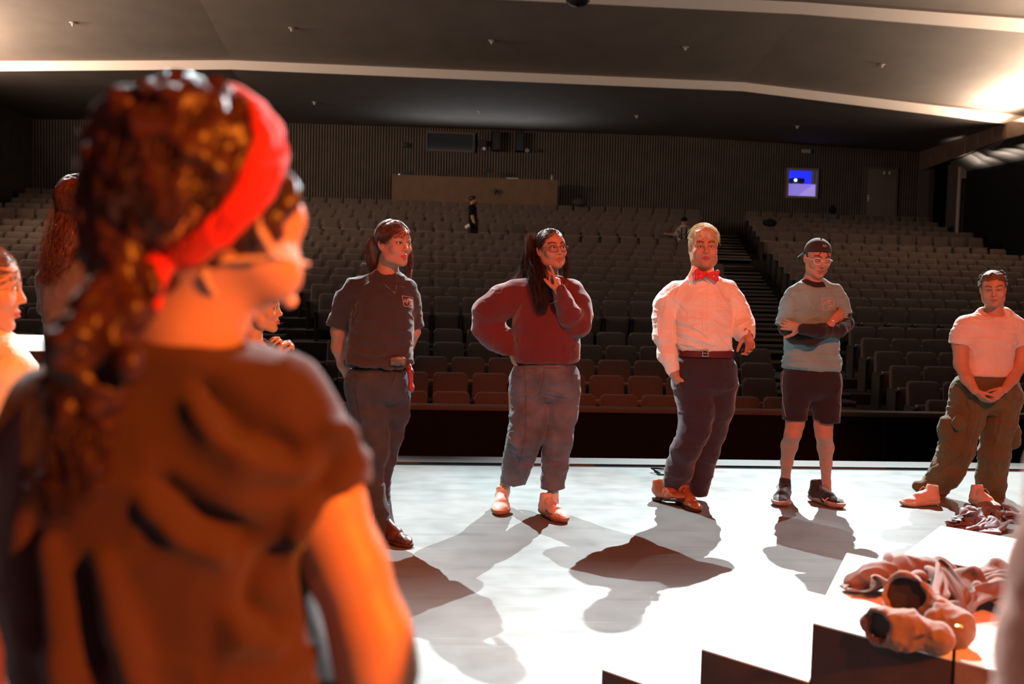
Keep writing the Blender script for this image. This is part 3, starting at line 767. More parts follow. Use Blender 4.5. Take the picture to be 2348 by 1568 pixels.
def paint_head(V, C, c, R, s, lipc=(.36, .08, .07), browc=(.12, .07, .045), browz=.028, makeup=1.0, browh=.0040):
    q = ((V - c) @ R)/s; x, y, z = q.T; ax = np.abs(x); front = (y < -.055) & (np.abs(z) < .13)
    def put(m, col, a):
        a = (a*m)[:, None]; C[:] = C*(1 - a) + np.array(col)*a
    zl = -.0608; w = (x/.0245)**2 + ((z - zl)/.0105)**2
    put(front & (w < 1), lipc, np.clip((1 - w)*2.6, 0, .95))
    bz = browz + .007*np.clip(1 - ((ax - .036)/.022)**2, -1, 1)
    d = np.abs(z - bz - .002); put(front & (ax > .011) & (ax < .055), browc, np.clip(1.7 - d/browh, 0, .95))
    ex = (ax - .031)/.0165; lid = .0055 + .0062*np.sqrt(np.clip(1 - ex**2, 0, 1)); d = np.abs(z - lid)
    put(front & (np.abs(ex) < 1.05), (.03, .02, .015), np.clip(1.5 - d/.0028, 0, .95)*makeup)
    d = np.abs(z - (.0055 - .0052*np.sqrt(np.clip(1 - ex**2, 0, 1))))
    put(front & (np.abs(ex) < 1.05), (.10, .05, .035), np.clip(1.1 - d/.002, 0, .55)*makeup)
    g = np.exp(-(((ax - .040)/.018)**2 + ((z + .026)/.016)**2)); put(front, (.62, .25, .20), g*.3)
def eyeballs(c, R, s, gaze=(0, -1, 0), iris=(.10, .14, .12)):
    Vs, Qs, Cs = [], [], []; n, m = 24, 16
    g = np.array(gaze, float); g /= np.linalg.norm(g)
    for k, sx in enumerate((-1, 1)):
        th = np.linspace(0, PI, m); ph = np.linspace(0, 2*PI, n, endpoint=False)
        T, P_ = np.meshgrid(th, ph, indexing='ij'); a = np.cross(g, (0, 0, 1)); a /= np.linalg.norm(a); b = np.cross(g, a)
        D = np.cos(T)[..., None]*g + (np.sin(T)*np.cos(P_))[..., None]*a + (np.sin(T)*np.sin(P_))[..., None]*b
        q = np.array((sx*.031, -.0765, .0058)) + D.reshape(-1, 3)*.0122
        Vs.append(c + (q*s) @ R.T)
        col = np.empty((m*n, 3)); t = T.ravel(); col[:] = (.62, .56, .52); col[t < .56] = iris; col[t < .22] = (.01, .01, .01)
        Cs.append(col)
        i, j = np.meshgrid(np.arange(m-1), np.arange(n), indexing='ij'); i = i.ravel(); j = j.ravel(); j2 = (j+1) % n
        Qs.append(np.stack([i*n+j, (i+1)*n+j, (i+1)*n+j2, i*n+j2], 1) + k*m*n)
    return np.concatenate(Vs), np.concatenate(Qs), np.concatenate(Cs)
def unit(v): v = np.array(v, float); return v/np.linalg.norm(v)
def rot(v, ax, a):
    ax = unit(ax); v = np.array(v, float); return v*math.cos(a) + np.cross(ax, v)*math.sin(a) + ax*np.dot(ax, v)*(1 - math.cos(a))
def towards(px, v=0):
    """yaw of a face turned v degrees (towards picture right) from looking at the viewer"""
    return v - math.degrees(math.atan((px - 1174)/F)) - 4.6
def hand(S, w, d, n, side, s=1.0, curl=(25, 30, 20), index=None, thumb=(.6, .35), spread=4, curls=None):
    """w wrist, d towards the knuckles, n palm normal (fingers close towards n), side +1/-1: which way the thumb lies along d x n"""
    w = np.array(w, float); d = unit(d); n = unit(np.array(n, float) - d*np.dot(n, d)); u = np.cross(d, n)*side
    k = .006*s
    S.cap(w - d*.012*s, w + d*.03*s, .0225*s, .023*s, .012, (n, .72))
    for o in (-.027, -.009, .009, .027): S.cap(w + d*.03*s + u*o*.55*s, w + d*(.082 - abs(o + .0)*.15)*s + u*o*.88*s, .0145*s, .0108*s, .012*s, (n, .85))
    S.ell(w + d*.045*s + n*.008*s, (.02*s, .02*s, .02*s), .015*s)
    Ls = [(.040, .024, .020), (.045, .028, .021), (.041, .026, .021), (.032, .019, .018)]
    for i, (o, L) in enumerate(zip((.0285, .0095, -.0095, -.0275), Ls)):
        c = curl if curls is None else curls[i]
        if i == 0 and index is not None: c = index
        p = w + d*(.086 - .004*abs(i - 1))*s + u*o*.92*s; dd = rot(d, n, math.radians(-spread*(1.5 - i))*side); r = (.0092, .0094, .0088, .0078)[i]*s
        ax = np.cross(dd, n)
        for j in range(3):
            dd = rot(dd, ax, math.radians(c[j])); q = p + dd*L[j]*s; S.cap(p, q, r, r*.92, .0022 if j == 0 else .003); p = q; r *= .92
    p = w + d*.018*s + u*.022*s; dd = unit(d*(1 - thumb[0]*.5) + u*thumb[0] + n*thumb[1])
    q = p + dd*.042*s; S.cap(p, q, .0165*s, .0115*s, .012*s)
    ax = np.cross(dd, unit(d + n*.6)); 
    dd = unit(dd + d*.45 + n*.2*thumb[1]); p = q; q = p + dd*.031*s; S.cap(p, q, .0112*s, .0102*s, .004)
    dd = unit(dd + d*.25 + n*.15); p = q; q = p + dd*.025*s; S.cap(p, q, .0102*s, .0085*s, .004)
def emboss(V, Q, P, folds, valleys, amp=1.35, dy=-.08):
    """press long folds into the side of a garment that faces the viewer's side of the stage; lines are (px, py, width m)"""
    N = vnormals(V, Q); D = np.zeros(len(V))
    for sgn, sets in ((1, folds), (-1, valleys)):
        for L in sets:
            best = np.full(len(V), 9.); wr_ = np.full(len(V), .01)
            for (x0, y0, r0), (x1, y1, r1) in zip(L[:-1], L[1:]):
                a, b = P.j(x0, y0, dy), P.j(x1, y1, dy); a2, b2 = a[[0, 2]], b[[0, 2]]; ab = b2 - a2
                t = np.clip(((V[:, [0, 2]] - a2) @ ab)/(ab @ ab), 0, 1); d = np.linalg.norm(V[:, [0, 2]] - a2 - t[:, None]*ab, axis=1)
                m_ = d < best; best[m_] = d[m_]; wr_[m_] = (r0 + (r1 - r0)*t)[m_]
            D += sgn*wr_*amp*np.exp(-(best/wr_)**2)*np.clip(-N[:, 1]*2, 0, 1)
    return relax(V + N*D[:, None], Q, 1)
def F_(r, *pts): return [(x, y, r*(.6 if i in (0, len(pts)-1) else 1)) for i, (x, y) in enumerate(pts)]
def sleeve(S, P, pts, q, n, k=.03, hollow=True):
    """one sleeve cut off cleanly at q, open at its end"""
    S2 = S.like(); C = P.pts(pts); S2.chain(C, .03); q = P.j(*q); n = unit(n); S2.half(q, n)
    if hollow: r = C[-1][1]*.86; S2.cap(q + n*.03, q - n*.03, r, r*.96, .004, None, 'c')
    S.merge(S2, k)
def finish(S, name, m, parent, wr=None, smooth=2, colfn=None, extra=None, keep=None, emb=None):
    V, Q = S.extract()
    if smooth: V = relax(V, Q, smooth, .5)
    if emb: V = emboss(V, Q, *emb)
    if wr: V = wrinkle(V, Q, wr)
    C = None
    if colfn is not None: C = colfn(V)
    if extra is not None:
        V2, Q2, C2 = extra; Q = np.concatenate([Q, Q2 + len(V)]); V = np.concatenate([V, V2]); C = np.concatenate([C, C2])
    return link(name, mesh_np(name, V, Q, C), m, parent)
def tubes(paths, r0, r1, n=3):
    """paths (N, M, 3) -> thin tubes"""
    P = np.asarray(paths, float); N, M, _ = P.shape
    T = np.gradient(P, axis=1); T /= np.linalg.norm(T, axis=2, keepdims=True) + 1e-9
    up = np.array((.3, .2, .93)); A = np.cross(T, up); A /= np.linalg.norm(A, axis=2, keepdims=True) + 1e-9; B = np.cross(T, A)
    r = np.linspace(r0, r1, M)[None, :, None, None]; a = np.arange(n)*2*PI/n
    V = P[:, :, None, :] + r*(A[:, :, None, :]*np.cos(a)[None, None, :, None] + B[:, :, None, :]*np.sin(a)[None, None, :, None])
    i, j, k = np.meshgrid(np.arange(N), np.arange(M-1), np.arange(n), indexing='ij'); b = (i*M + j)*n; k2 = (k+1) % n
    Q = np.stack([b + k, b + k2, b + n + k2, b + n + k], -1).reshape(-1, 4)
    return V.reshape(-1, 3), Q
RNG = np.random.default_rng(7)
def arcs(c, R, s, u0s, u1, rad=(.083, .105, .092), cen=(0, .012, .036), steps=9, lift=.0, jit=.1, part=1.0):
    """strands running over the skull from directions u0s to direction u1 (head frame)"""
    out = []
    for u0 in u0s:
        a = unit(u0); b = unit(np.array(u1) + RNG.normal(0, jit, 3)); w = math.acos(np.clip(a @ b, -1, 1)); t = np.linspace(0, part, steps)[:, None]
        q = (np.sin((1-t)*w)*a + np.sin(t*w)*b)/math.sin(w + 1e-6); l = 1 + lift*RNG.uniform(-.3, 1) + .012*RNG.normal(0, 1)*np.sin(t*PI*RNG.uniform(.6, 2) + RNG.uniform(0, 3))
        q = np.array(cen) + q*np.array(rad)*l; out.append(c + (q*s) @ R.T)
    return np.array(out)
def lock(pts, rads, n, frizz=.002, steps=16, curl=0):
    """a lock of n strands around a guide line in world space"""
    P = np.array([list(p) for p in pts], float); t0 = np.linspace(0, 1, len(P)); t = np.linspace(0, 1, steps)
    G = np.stack([np.interp(t, t0, P[:, i]) for i in range(3)], 1)
    for _ in range(2): G[1:-1] = (G[:-2] + 2*G[1:-1] + G[2:])/4
    r = np.interp(t, t0, rads); o = RNG.normal(0, .55, (n, 1, 3)); o = np.clip(o, -1, 1)
    ph = RNG.uniform(0, 6, (n, 1, 3)); fr = RNG.uniform(1, 3, (n, 1, 1))
    W = np.sin(t[None, :, None]*fr*6 + ph)*(frizz + curl)
    return G[None] + o*r[None, :, None] + W*t[None, :, None]
def strand_mesh(name, groups, m, parent, r0=.0009, r1=.0004):
    Vs, Qs = [], []; n = 0
    for g in groups:
        if len(g) == 0: continue
        V, Q = tubes(g, r0, r1); Vs.append(V); Qs.append(Q + n); n += len(V)
    return link(name, mesh_np(name, np.concatenate(Vs), np.concatenate(Qs)), m, parent)
def dirs(n, fn):
    out = []
    while len(out) < n:
        v = unit(RNG.normal(0, 1, 3))
        if fn(v): out.append(v)
    return out
def hair_mat(name, col, rough=.42): 
    m = mat(name, col, rough, spec=.5, noise=(60, .35)); nt = m.node_tree
    t = nt.nodes.new('ShaderNodeBsdfTranslucent'); t.inputs['Color'].default_value = (*[min(1, c*1.6) for c in col], 1); x = nt.nodes.new('ShaderNodeMixShader'); x.inputs[0].default_value = .35
    o = nt.nodes['Material Output']; nt.links.new(nt.nodes['Principled BSDF'].outputs[0], x.inputs[1]); nt.links.new(t.outputs[0], x.inputs[2]); nt.links.new(x.outputs[0], o.inputs['Surface']); return m
M_skin = mat('skin', (.5, .3, .22), .5, vcol=True, spec=.35, bump=(350, .06, .002), sss=.12)
def cloth(name, col, rough=.9, sheen=.2, var=.08, bump=(420, .12, .002), spec=.2): return mat(name, col, rough, noise=(9, var), bump=bump, sheen=sheen, spec=spec)
class Person:
    def __init__(s, Y, name='person'):
        s.Y = Y; s.name = name
    def j(s, px, py, dy=0.0): return np.array(at(px, py, s.Y + dy))
    def w(s, px): return px*s.Y/F
    bs = 1.0
    def row(s, xl, xr, py, dep, dy=0.0):
        a = s.j(xl, py, dy); b = s.j(xr, py, dy); return ((a[0]+b[0])/2, s.Y + dy, (a[2]+b[2])/2, abs(b[0]-a[0])/2*s.bs, dep*s.bs)
    def pts(s, L, f=1.0):
        """[(px, py, width px, dy)] -> chain points"""
        return [(s.j(p[0], p[1], p[3] if len(p) > 3 else 0), s.w(p[2])/2*f) for p in L]
    def vol(s, x0, x1, y0, y1, h, d0=-.36, d1=.36):
        c = [s.j(x, y, d) for x in (x0, x1) for y in (y0, y1) for d in (d0, d1)]; return SDF(np.min(c, 0), np.max(c, 0), h)
    def start(s, label, x, y, z=0.0, cat='person'):
        s.root = empty(s.name, (x, y, z)); tag(s.root, label, cat); return s.root
def shoe(name, heel, toe, zr, parent, m, msole, L=.27, wid=.044, ht=.095, sole=.022, laces=None, pitch=0, heelh=0, high=False):
    """heel, toe: world points on the floor giving heading; built at length L from the heel"""
    h = Vector((heel[0], heel[1], zr)); t = Vector((toe[0], toe[1], zr)); d = (t - h).normalized(); u = Vector((-d.y, d.x, 0)); Z = Vector((0, 0, 1))
    if pitch:
        Rm = Matrix.Rotation(math.radians(pitch), 3, u); d = Rm @ d; Z = Rm @ Z
    def W_(x, y, z): return np.array(h + d*x + u*y + Z*z)
    k = L/.27; lo = np.array([min(h.x, t.x) - .2, min(h.y, t.y) - .2, zr - .08]); hi = np.array([max(h.x, t.x) + .2, max(h.y, t.y) + .2, zr + .22])
    mid = np.array(h + d*L*.5); lo = mid - .2; hi = mid + .2; lo[2] = zr - .06; hi[2] = zr + .2
    S = SDF(lo, hi, .0035); zf = (np.array(Z), .62)
    S.cap(W_(.035*k, 0, .05 + heelh), W_(.06*k, 0, .052 + heelh), .036, .036, .01)
    S.cap(W_(.06*k, 0, .048), W_(.15*k, 0, .040), .038, wid*.92, .02)
    S.cap(W_(.15*k, 0, .034), W_(.215*k, 0, .032), wid, wid*.86, .015, zf)
    S.cap(W_(.215*k, 0, .030), W_(.238*k, -.004, .028), wid*.86, wid*.66, .01, zf)
    S.cap(W_(.045*k, 0, .06 + heelh), W_(.05*k, 0, ht + heelh + (.05 if high else 0)), .036, .037, .015)
    S.cap(W_(.05*k, 0, .09 + heelh), W_(.15*k, 0, .058), .028, .026, .02)
    S.cap(W_(.048*k, 0, ht + .0 + heelh + (.05 if high else 0)), W_(.046*k, 0, ht + .05 + heelh + (.05 if high else 0)), .029, .029, .004, None, 'c')
    S.half(W_(.13*k, 0, sole*.6), -np.array(Z))
    o = finish(S, name, m, parent, wr=[(30, .0018, (1, 1, 1), 5, None)])
    S2 = SDF(lo, hi, .0035)
    S2.chain([(W_(.03*k, 0, sole), .036), (W_(.13*k, 0, sole), wid*.88), (W_(.2*k, 0, sole), wid*1.05), (W_(.240*k, -.003, sole), wid*.74)], .02, (np.array(Z), .8))
    S2.half(W_(.13*k, 0, sole + .006), np.array(Z)); S2.half(W_(.13*k, 0, 0), -np.array(Z))
    if heelh: S2.cap(W_(.095*k, -.04, .004), W_(.095*k, .04, .004), .012, None, .004, None, 'c')
    finish(S2, 'sole', msole, o, smooth=1)
    if laces is not None:
        mb = MB()
        for i in range(5):
            x = .085 + i*.019; z = .102 - i*.0095
            for sg in (-1, 1): mb.tube([W_(x*k, sg*.02, z - .008), W_((x+.009)*k, 0, z + .004), W_((x+.018)*k, -sg*.02, z - .015)], .0022, 5)
        for sg in (-1, 1): mb.tube([W_(.088*k, 0, .110), W_(.10*k, sg*.025, .118), W_(.115*k, sg*.04, .095), W_(.12*k, sg*.035, .085)], .002, 5)
        mb.build('lace', laces, o, smooth=True)
    return o
def foot(px, py, hx, hy, L=.27):
    """heel and toe on the floor for a shoe whose toe touches at the given picture point and that points along (hx, hy)"""
    t = onz(px, py); u = unit((hx, hy)); return (t.x - u[0]*L, t.y - u[1]*L), (t.x, t.y)
def decal(lines, target, Y, parent, name, m, r=.0011, lift=.0012, n=5):
    """thin printed or stitched lines laid on the cloth of target; lines are lists of picture points measured on the garment"""
    me = target.data; v = np.empty(len(me.vertices)*3, np.float32); me.vertices.foreach_get('co', v); v = v.reshape(-1, 3)
    bvh = BVHTree.FromPolygons([tuple(map(float, p)) for p in v], [tuple(p.vertices) for p in me.polygons])
    mb = MB()
    for L in lines:
        pts = []
        for i in range(len(L) - 1):
            for t in np.linspace(0, 1, 5)[:-1]: pts.append((L[i][0]*(1-t) + L[i+1][0]*t, L[i][1]*(1-t) + L[i+1][1]*t))
        pts.append(L[-1]); out = []
        for (px, py) in pts:
            d = ray(px, py).normalized(); o = Vector((0, 0, CAM_Z)) + d*(Y - 1.0)
            loc, nor, _, _ = bvh.ray_cast(o, d)
            if loc is not None: out.append(loc - d*lift)
        if len(out) > 1: mb.tube(out, r, n)
    return mb.build(name, m, parent)
def bodyfinish(P, S, heads=(), base=SKIN, tint=None, eyes=None, ph={}):
    c, R, s = heads
    def cf(V):
        C = np.tile(np.array(base, float), (len(V), 1)); n = vnoise(V*40, 3)[:, None]; C = C*(1 + .12*(n - .5)); paint_head(V, C, c, R, s, **ph); return C
    ex = eyeballs(c, R, s, **(eyes or {}))
    return finish(S, 'body', M_skin, P.root, colfn=cf, extra=ex, smooth=1)
# ---------------------------------------------------------------- girl in pale tee and olive cargo trousers
def right_girl():
    P = Person(6.25); P.start('person in pale pink tee and olive cargo trousers, hands clasped, hair braided back', *onz(2215, 1165)[:2])
    c = P.j(2277, 664, -.02); R = headR(towards(2277, 4), 8, -4); s = .94
    S = P.vol(2060, 2400, 600, 1200, .0036)
    P.bs = .82; head(S, c, R, s, jaw=1.02, cheek=1.08, smile=1, openm=.4)
    S.chain(P.pts([(2280, 690, 42, .02), (2278, 725, 44, .03), (2272, 758, 66, .045)]), .03)
    S.loft([P.row(2205, 2325, 735, .06, .03), P.row(2200, 2330, 790, .09, .03), P.row(2208, 2318, 860, .085, .03), P.row(2196, 2330, 920, .10, .03)], .03)
    S.chain(P.pts([(2208, 745, 36, .03), (2202, 790, 36, .02), (2203, 835, 31, -.01), (2217, 868, 28, -.08), (2236, 896, 19, -.15)]), .02)
    S.chain(P.pts([(2332, 745, 36, .03), (2345, 790, 38, .02), (2338, 838, 32, -.01), (2322, 868, 27, -.08), (2303, 893, 19, -.15)]), .02)
    hand(S, P.j(2238, 897, -.155), P.j(2262, 922, -.17) - P.j(2238, 897, -.155), (.75, .25, .35), 1, .86, (25, 30, 15), thumb=(.4, .5))
    hand(S, P.j(2301, 894, -.16), P.j(2276, 914, -.19) - P.j(2301, 894, -.16), (-.55, .7, -.35), -1, .86, (30, 35, 20), thumb=(.35, .5))
    for L in ([(2225, 900, 70, .03), (2190, 1040, 45, .04), (2146, 1128, 28, .10)], [(2300, 900, 70, .03), (2285, 1040, 45, .06), (2272, 1134, 28, .14)]): S.chain(P.pts(L, .62), .02)
    bodyfinish(P, S, (c, R, s), SKIN*1.02, eyes=dict(iris=(.08, .13, .12)), ph=dict(lipc=(.36, .09, .08), browc=(.12, .06, .035)))
    P.bs = 1.0
    # tee
    m = cloth('pale_tee_cotton', (.66, .53, .47)); S = P.vol(2140, 2400, 690, 900, .004)
    S.loft([P.row(2250, 2312, 704, .058, .03), P.row(2238, 2322, 718, .068, .03), P.row(2218, 2330, 738, .085, .03), P.row(2214, 2328, 780, .105, .02), P.row(2214, 2318, 820, .105, .02), P.row(2202, 2314, 864, .112, .02)], .02, rnd=.03)
    sleeve(S, P, [(2240, 738, 36, .03), (2214, 746, 42, .03), (2204, 768, 44, .025), (2196, 800, 46, .02)], (2198, 789, .02), (-.15, 0, -1))
    sleeve(S, P, [(2305, 738, 36, .03), (2326, 746, 42, .03), (2337, 768, 44, .025), (2345, 802, 46, .02)], (2344, 791, .02), (.15, 0, -1))
    S.half(P.j(2278, 736, -.08), (0, -.55, 1), rad=.13); S.half(P.j(2250, 862, 0), (0, 0, -1))
    t = finish(S, 'tee_shirt', m, P.root, wr=[(9, .006, (1, 1, 2.2), 3, None), (22, .003, (1, 1, 1.6), 4, None)])
    # trousers
    m = cloth('olive_cargo_cotton', (.105, .085, .04), var=.15); S = P.vol(2050, 2380, 850, 1180, .004)
    S.loft([P.row(2204, 2314, 852, .10, .02), P.row(2186, 2338, 890, .125, .02), P.row(2186, 2338, 925, .11, .02), P.row(2200, 2328, 950, .09, .02)], .03, rnd=.08)
    S.chain(P.pts([(2222, 915, 84, .02), (2212, 960, 80, .01), (2192, 1030, 78, .0), (2172, 1080, 74, .04), (2142, 1118, 58, .09), (2124, 1122, 44, .09)]), .03)
    S.chain(P.pts([(2300, 915, 80, .03), (2290, 970, 78, .03), (2279, 1040, 68, .05), (2272, 1100, 66, .09), (2272, 1138, 64, .12)]), .03)
    S.cap(P.j(2104, 1114, .09), P.j(2150, 1138, .09), .026, .028, .03)
    S.half(P.j(2272, 1150, .12), (0, 0, -1), rad=.14)
    for q in ((2168, 985, -.02), (2322, 1000, .0)): S.ell(P.j(*q), (.045, .06, .085), .012)
    S.ell(P.j(2200, 970, -.09), (.045, .022, .05), .01)
    t2 = finish(S, 'cargo_trousers', m, P.root, emb=(P, [F_(.012, (2190, 880), (2200, 930), (2190, 970)), F_(.012, (2245, 905), (2225, 980), (2200, 1060)), F_(.014, (2215, 1010), (2180, 1060), (2130, 1110)), F_(.010, (2160, 1000), (2175, 1040)), F_(.012, (2255, 1010), (2262, 1070), (2255, 1130)), F_(.012, (2300, 940), (2290, 1020)), F_(.010, (2300, 1060), (2285, 1120))], [F_(.010, (2210, 890), (2220, 940), (2210, 1000)), F_(.012, (2200, 1040), (2160, 1090)), F_(.012, (2275, 960), (2272, 1060), (2280, 1130)), F_(.01, (2240, 1130), (2300, 1138))], .9), wr=[(8, .009, (1, 1, 1.8), 13, None), (17, .006, (1.3, 1, 1), 14, None), (32, .003, (1, 1, 1), 15, None)])
    decal([[(2170, 968), (2192, 975)], [(2168, 995), (2190, 1002)], [(2300, 975), (2332, 978)]], t2, P.Y, t2, 'pocket_stitching', cloth('olive_thread', (.16, .13, .07)), .0014)
    # shoes
    ms = cloth('peach_shoe_leather', (.62, .42, .33), .5); so = mat('pale_rubber', (.6, .5, .43), .6)
    a, b = foot(2066, 1160, -1, -.12, .265); shoe('shoe', a, b, 0, P.root, ms, so, .265, laces=ms, ht=.115, wid=.047, sole=.028)
    a, b = foot(2292, 1176, .15, -1, .265); shoe('shoe', a, b, 0, P.root, ms, so, .265, laces=ms, ht=.115, wid=.047, sole=.028)
    # hair
    mh = hair_mat('blonde_hair', (.17, .098, .055), .55); S = SDF(c - .2, c + .2, .004); S.frame(c, R, s, .17)
    S.ell((0, .014, .044), (.081, .101, .088), .01); S.ell((0, -.110, -.034), (.060, .088, .080), .012, 'c')
    for mm in (-1, 1):
        S.ell((mm*.085, -.02, -.06), (.04, .06, .055), .01, 'c')
        for k in range(7):
            a = .5 + k*.22; S.ell((mm*(.040 + .012*k - .0016*k*k), -.052 + .022*k, .106 - .004*k*k), (.014, .012, .012), .004)
    S.noframe(); h = finish(S, 'hair', mh, P.root, wr=[(60, .004, (1, 1, .5), 21, None)])
    fr = lambda v: v[2] > .1 and v[1] < .5
    g = [arcs(c, R, s, dirs(500, lambda v: v[1] < -.2 and v[2] > .62), (0, 1, .2), (.083, .103, .088)),
         arcs(c, R, s, dirs(160, lambda v: abs(v[0]) > .8 and v[2] > -.1), (0, 1, -.1), (.086, .106, .092), lift=.12, part=.35),
         arcs(c, R, s, dirs(60, lambda v: v[2] > .3 and v[1] > -.2), (0, 1, -.1), (.090, .108, .098), lift=.2, part=.3, jit=.5)]
    strand_mesh('loose_hair', g, mh, h, .0009)
right_girl()
# ---------------------------------------------------------------- young man in white shirt and red bow tie
def bow_tie_man():
    P = Person(6.02); P.start('person in untucked-looking white dress shirt, red bow tie and dark trousers, one hand in pocket', *onz(1570, 1160)[:2])
    P.root['label'] = 'person in white dress shirt, red bow tie and dark trousers, one hand in pocket'
    c = P.j(1613, 573, 0); yw = towards(1613, 9); R = headR(yw, -6, -2); s = 1.04
    S = P.vol(1480, 1750, 500, 1200, .0036)
    P.bs = .82; head(S, c, R, s, jaw=1.1, cheek=1.12, lip=1.1)
    S.chain(P.pts([(1611, 600, 50, .02), (1608, 640, 52, .03), (1606, 668, 74, .05)]), .03)
    S.loft([P.row(1530, 1685, 665, .07, .03), P.row(1545, 1680, 740, .11, .03), P.row(1552, 1672, 820, .12, .03), P.row(1550, 1680, 880, .12, .03)], .03)
    S.chain(P.pts([(1535, 680, 40, .03), (1522, 745, 36, .02), (1528, 800, 30, -.02), (1543, 852, 24, -.04), (1556, 875, 20, -.02)]), .02)
    S.chain(P.pts([(1680, 680, 40, .03), (1702, 742, 34, .0), (1706, 752, 30, -.03), (1712, 762, 24, -.12)]), .02)
    hand(S, P.j(1545, 862, -.03), P.j(1562, 890, -.02) - P.j(1545, 862, -.03), (.9, .3, .1), 1, .95, (40, 50, 30))
    hand(S, P.j(1713, 764, -.13), P.j(1720, 790, -.16) - P.j(1713, 764, -.13), (-.6, -.6, -.1), 1, .98, (28, 34, 22), thumb=(.7, .35), spread=7)
    for L in ([(1585, 880, 84, .03), (1570, 1000, 54, .0), (1548, 1120, 34, .10)], [(1645, 880, 84, .03), (1625, 1000, 54, .07), (1598, 1128, 34, .16)]): S.chain(P.pts(L, .62), .02)
    bodyfinish(P, S, (c, R, s), SKIN*1.02, eyes=dict(iris=(.10, .16, .2)), ph=dict(lipc=(.40, .09, .075), browc=(.13, .07, .035), makeup=.8, browh=.0045))
    P.bs = 1.0
    m = cloth('white_shirt_cotton', (.76, .70, .64), .8); S = P.vol(1480, 1750, 590, 880, .004)
    S.loft([P.row(1580, 1642, 632, .064, .03), P.row(1574, 1650, 645, .075, .03), P.row(1556, 1664, 662, .09, .03), P.row(1546, 1678, 690, .115, .02), P.row(1546, 1676, 730, .135, .01), P.row(1547, 1674, 780, .14, .005), P.row(1553, 1676, 806, .135, .02)], .02, rnd=.03)
    S.chain(P.pts([(1578, 666, 48, .03), (1550, 674, 56, .03), (1529, 698, 55, .03), (1522, 732, 48, .02), (1521, 770, 44, .0), (1530, 812, 40, -.03), (1541, 846, 30, -.04)]), .03)
    S.chain(P.pts([(1640, 660, 46, .03), (1664, 670, 52, .03), (1681, 690, 52, .03), (1692, 714, 50, .02), (1701, 742, 50, -.01), (1706, 758, 46, -.06), (1711, 768, 38, -.10)]), .03)
    q = P.j(1542, 858, -.04); S.half(q, (.2, 0, -1), rad=.07)
    q = P.j(1714, 776, -.115); S.half(q, (.1, -.7, -.7), rad=.07); S.cap(P.j(1711, 768, -.10), P.j(1717, 783, -.14), .035, .037, .004, None, 'c')
    S.half(P.j(1612, 642, -.08), (0, -.5, 1), rad=.13)
    t = finish(S, 'dress_shirt', m, P.root, emb=(P, [F_(.010, (1548, 732), (1580, 742), (1618, 766)), F_(.009, (1546, 758), (1590, 772), (1630, 790)), F_(.009, (1550, 786), (1580, 790), (1606, 800)), F_(.009, (1632, 736), (1655, 750), (1672, 748)), F_(.008, (1532, 680), (1526, 730), (1538, 780)), F_(.007, (1586, 640), (1560, 660), (1546, 690)), F_(.008, (1644, 650), (1660, 690)), F_(.009, (1690, 748), (1722, 732)), F_(.008, (1640, 770), (1662, 790)), F_(.008, (1512, 720), (1514, 780))],
        [F_(.009, (1550, 744), (1590, 757), (1622, 778)), F_(.008, (1552, 772), (1596, 786)), F_(.009, (1560, 700), (1575, 722), (1600, 730)), F_(.008, (1640, 745), (1668, 762)), F_(.009, (1549, 690), (1546, 730)), F_(.008, (1650, 780), (1668, 775)), F_(.006, (1574, 650), (1556, 675))], 1.0), wr=[(8, .010, (1.3, 1, 1.3), 31, None), (18, .004, (1, 1, 1.5), 32, None), (40, .002, (1, 1, 1), 33, None)])
    # collar: two folded points round the neck
    mb = MB()
    for sg, pts in ((-1, [(1578, 632), (1592, 606), (1600, 612), (1608, 636), (1597, 652), (1580, 644)]), (1, [(1642, 634), (1634, 612), (1628, 616), (1612, 636), (1630, 652), (1645, 646)])):
        A = [Vector(P.j(x, y, -.075 + .0009*abs(x - 1610) + (.03 if y < 620 else 0))) for x, y in pts]; B = [a + Vector((0, .012, 0)) for a in A]; n = len(A)
        mb.poly(A + B, [tuple(range(n)), tuple(range(2*n-1, n-1, -1))] + [(i, (i+1) % n, n + (i+1) % n, n + i) for i in range(n)])
    mb.build('collar', m, t, bevel=.002)
    S = P.vol(1560, 1660, 600, 660, .004)
    S.cap(P.j(1611, 640, .025), P.j(1612, 612, .02), .072, .064, .01); S.cap(P.j(1612, 655, .03), P.j(1612, 600, .015), .060, .058, .004, None, 'c'); S.half(P.j(1612, 612, 0), (0, -.35, 1)); S.half(P.j(1612, 646, 0), (0, 0, -1)); S.half(P.j(1612, 640, -.03), (0, -1, 0))
    finish(S, 'collar_band', m, t, smooth=1)
    decal([[(1622, 655), (1622, 700), (1621, 760), (1620, 800)], [(1611, 655), (1612, 700), (1611, 760), (1610, 800)]], t, P.Y, t, 'placket_seam', m, .0016)
    decal([[(1645, 688), (1646, 712), (1660, 720), (1674, 712), (1676, 686), (1645, 684)]], t, P.Y, t, 'chest_pocket', m, .0016)
    for y in (668, 692, 716, 742, 770): decal([[(1616, y), (1616.6, y + .8)]], t, P.Y, t, 'button', mat('button', (.75, .68, .6), .3), .0055, n=8)
    # bow tie
    mr = cloth('red_satin', (.62, .012, .02), .45, spec=.5); S = P.vol(1585, 1655, 605, 650, .003)
    k = P.j(1620, 630, -.085)
    for sg, a, b in ((-1, (1597, 621), (1597, 638)), (1, (1645, 624), (1643, 641))):
        S.cap(k, P.j(*a, -.085), .010, .012, .004, (np.array((0, 1, 0)), .7)); S.cap(k, P.j(*b, -.085), .010, .012, .006, (np.array((0, 1, 0)), .7)); S.cap(P.j(*a, -.085), P.j(*b, -.085), .011, .011, .010, (np.array((0, 1, 0)), .7))
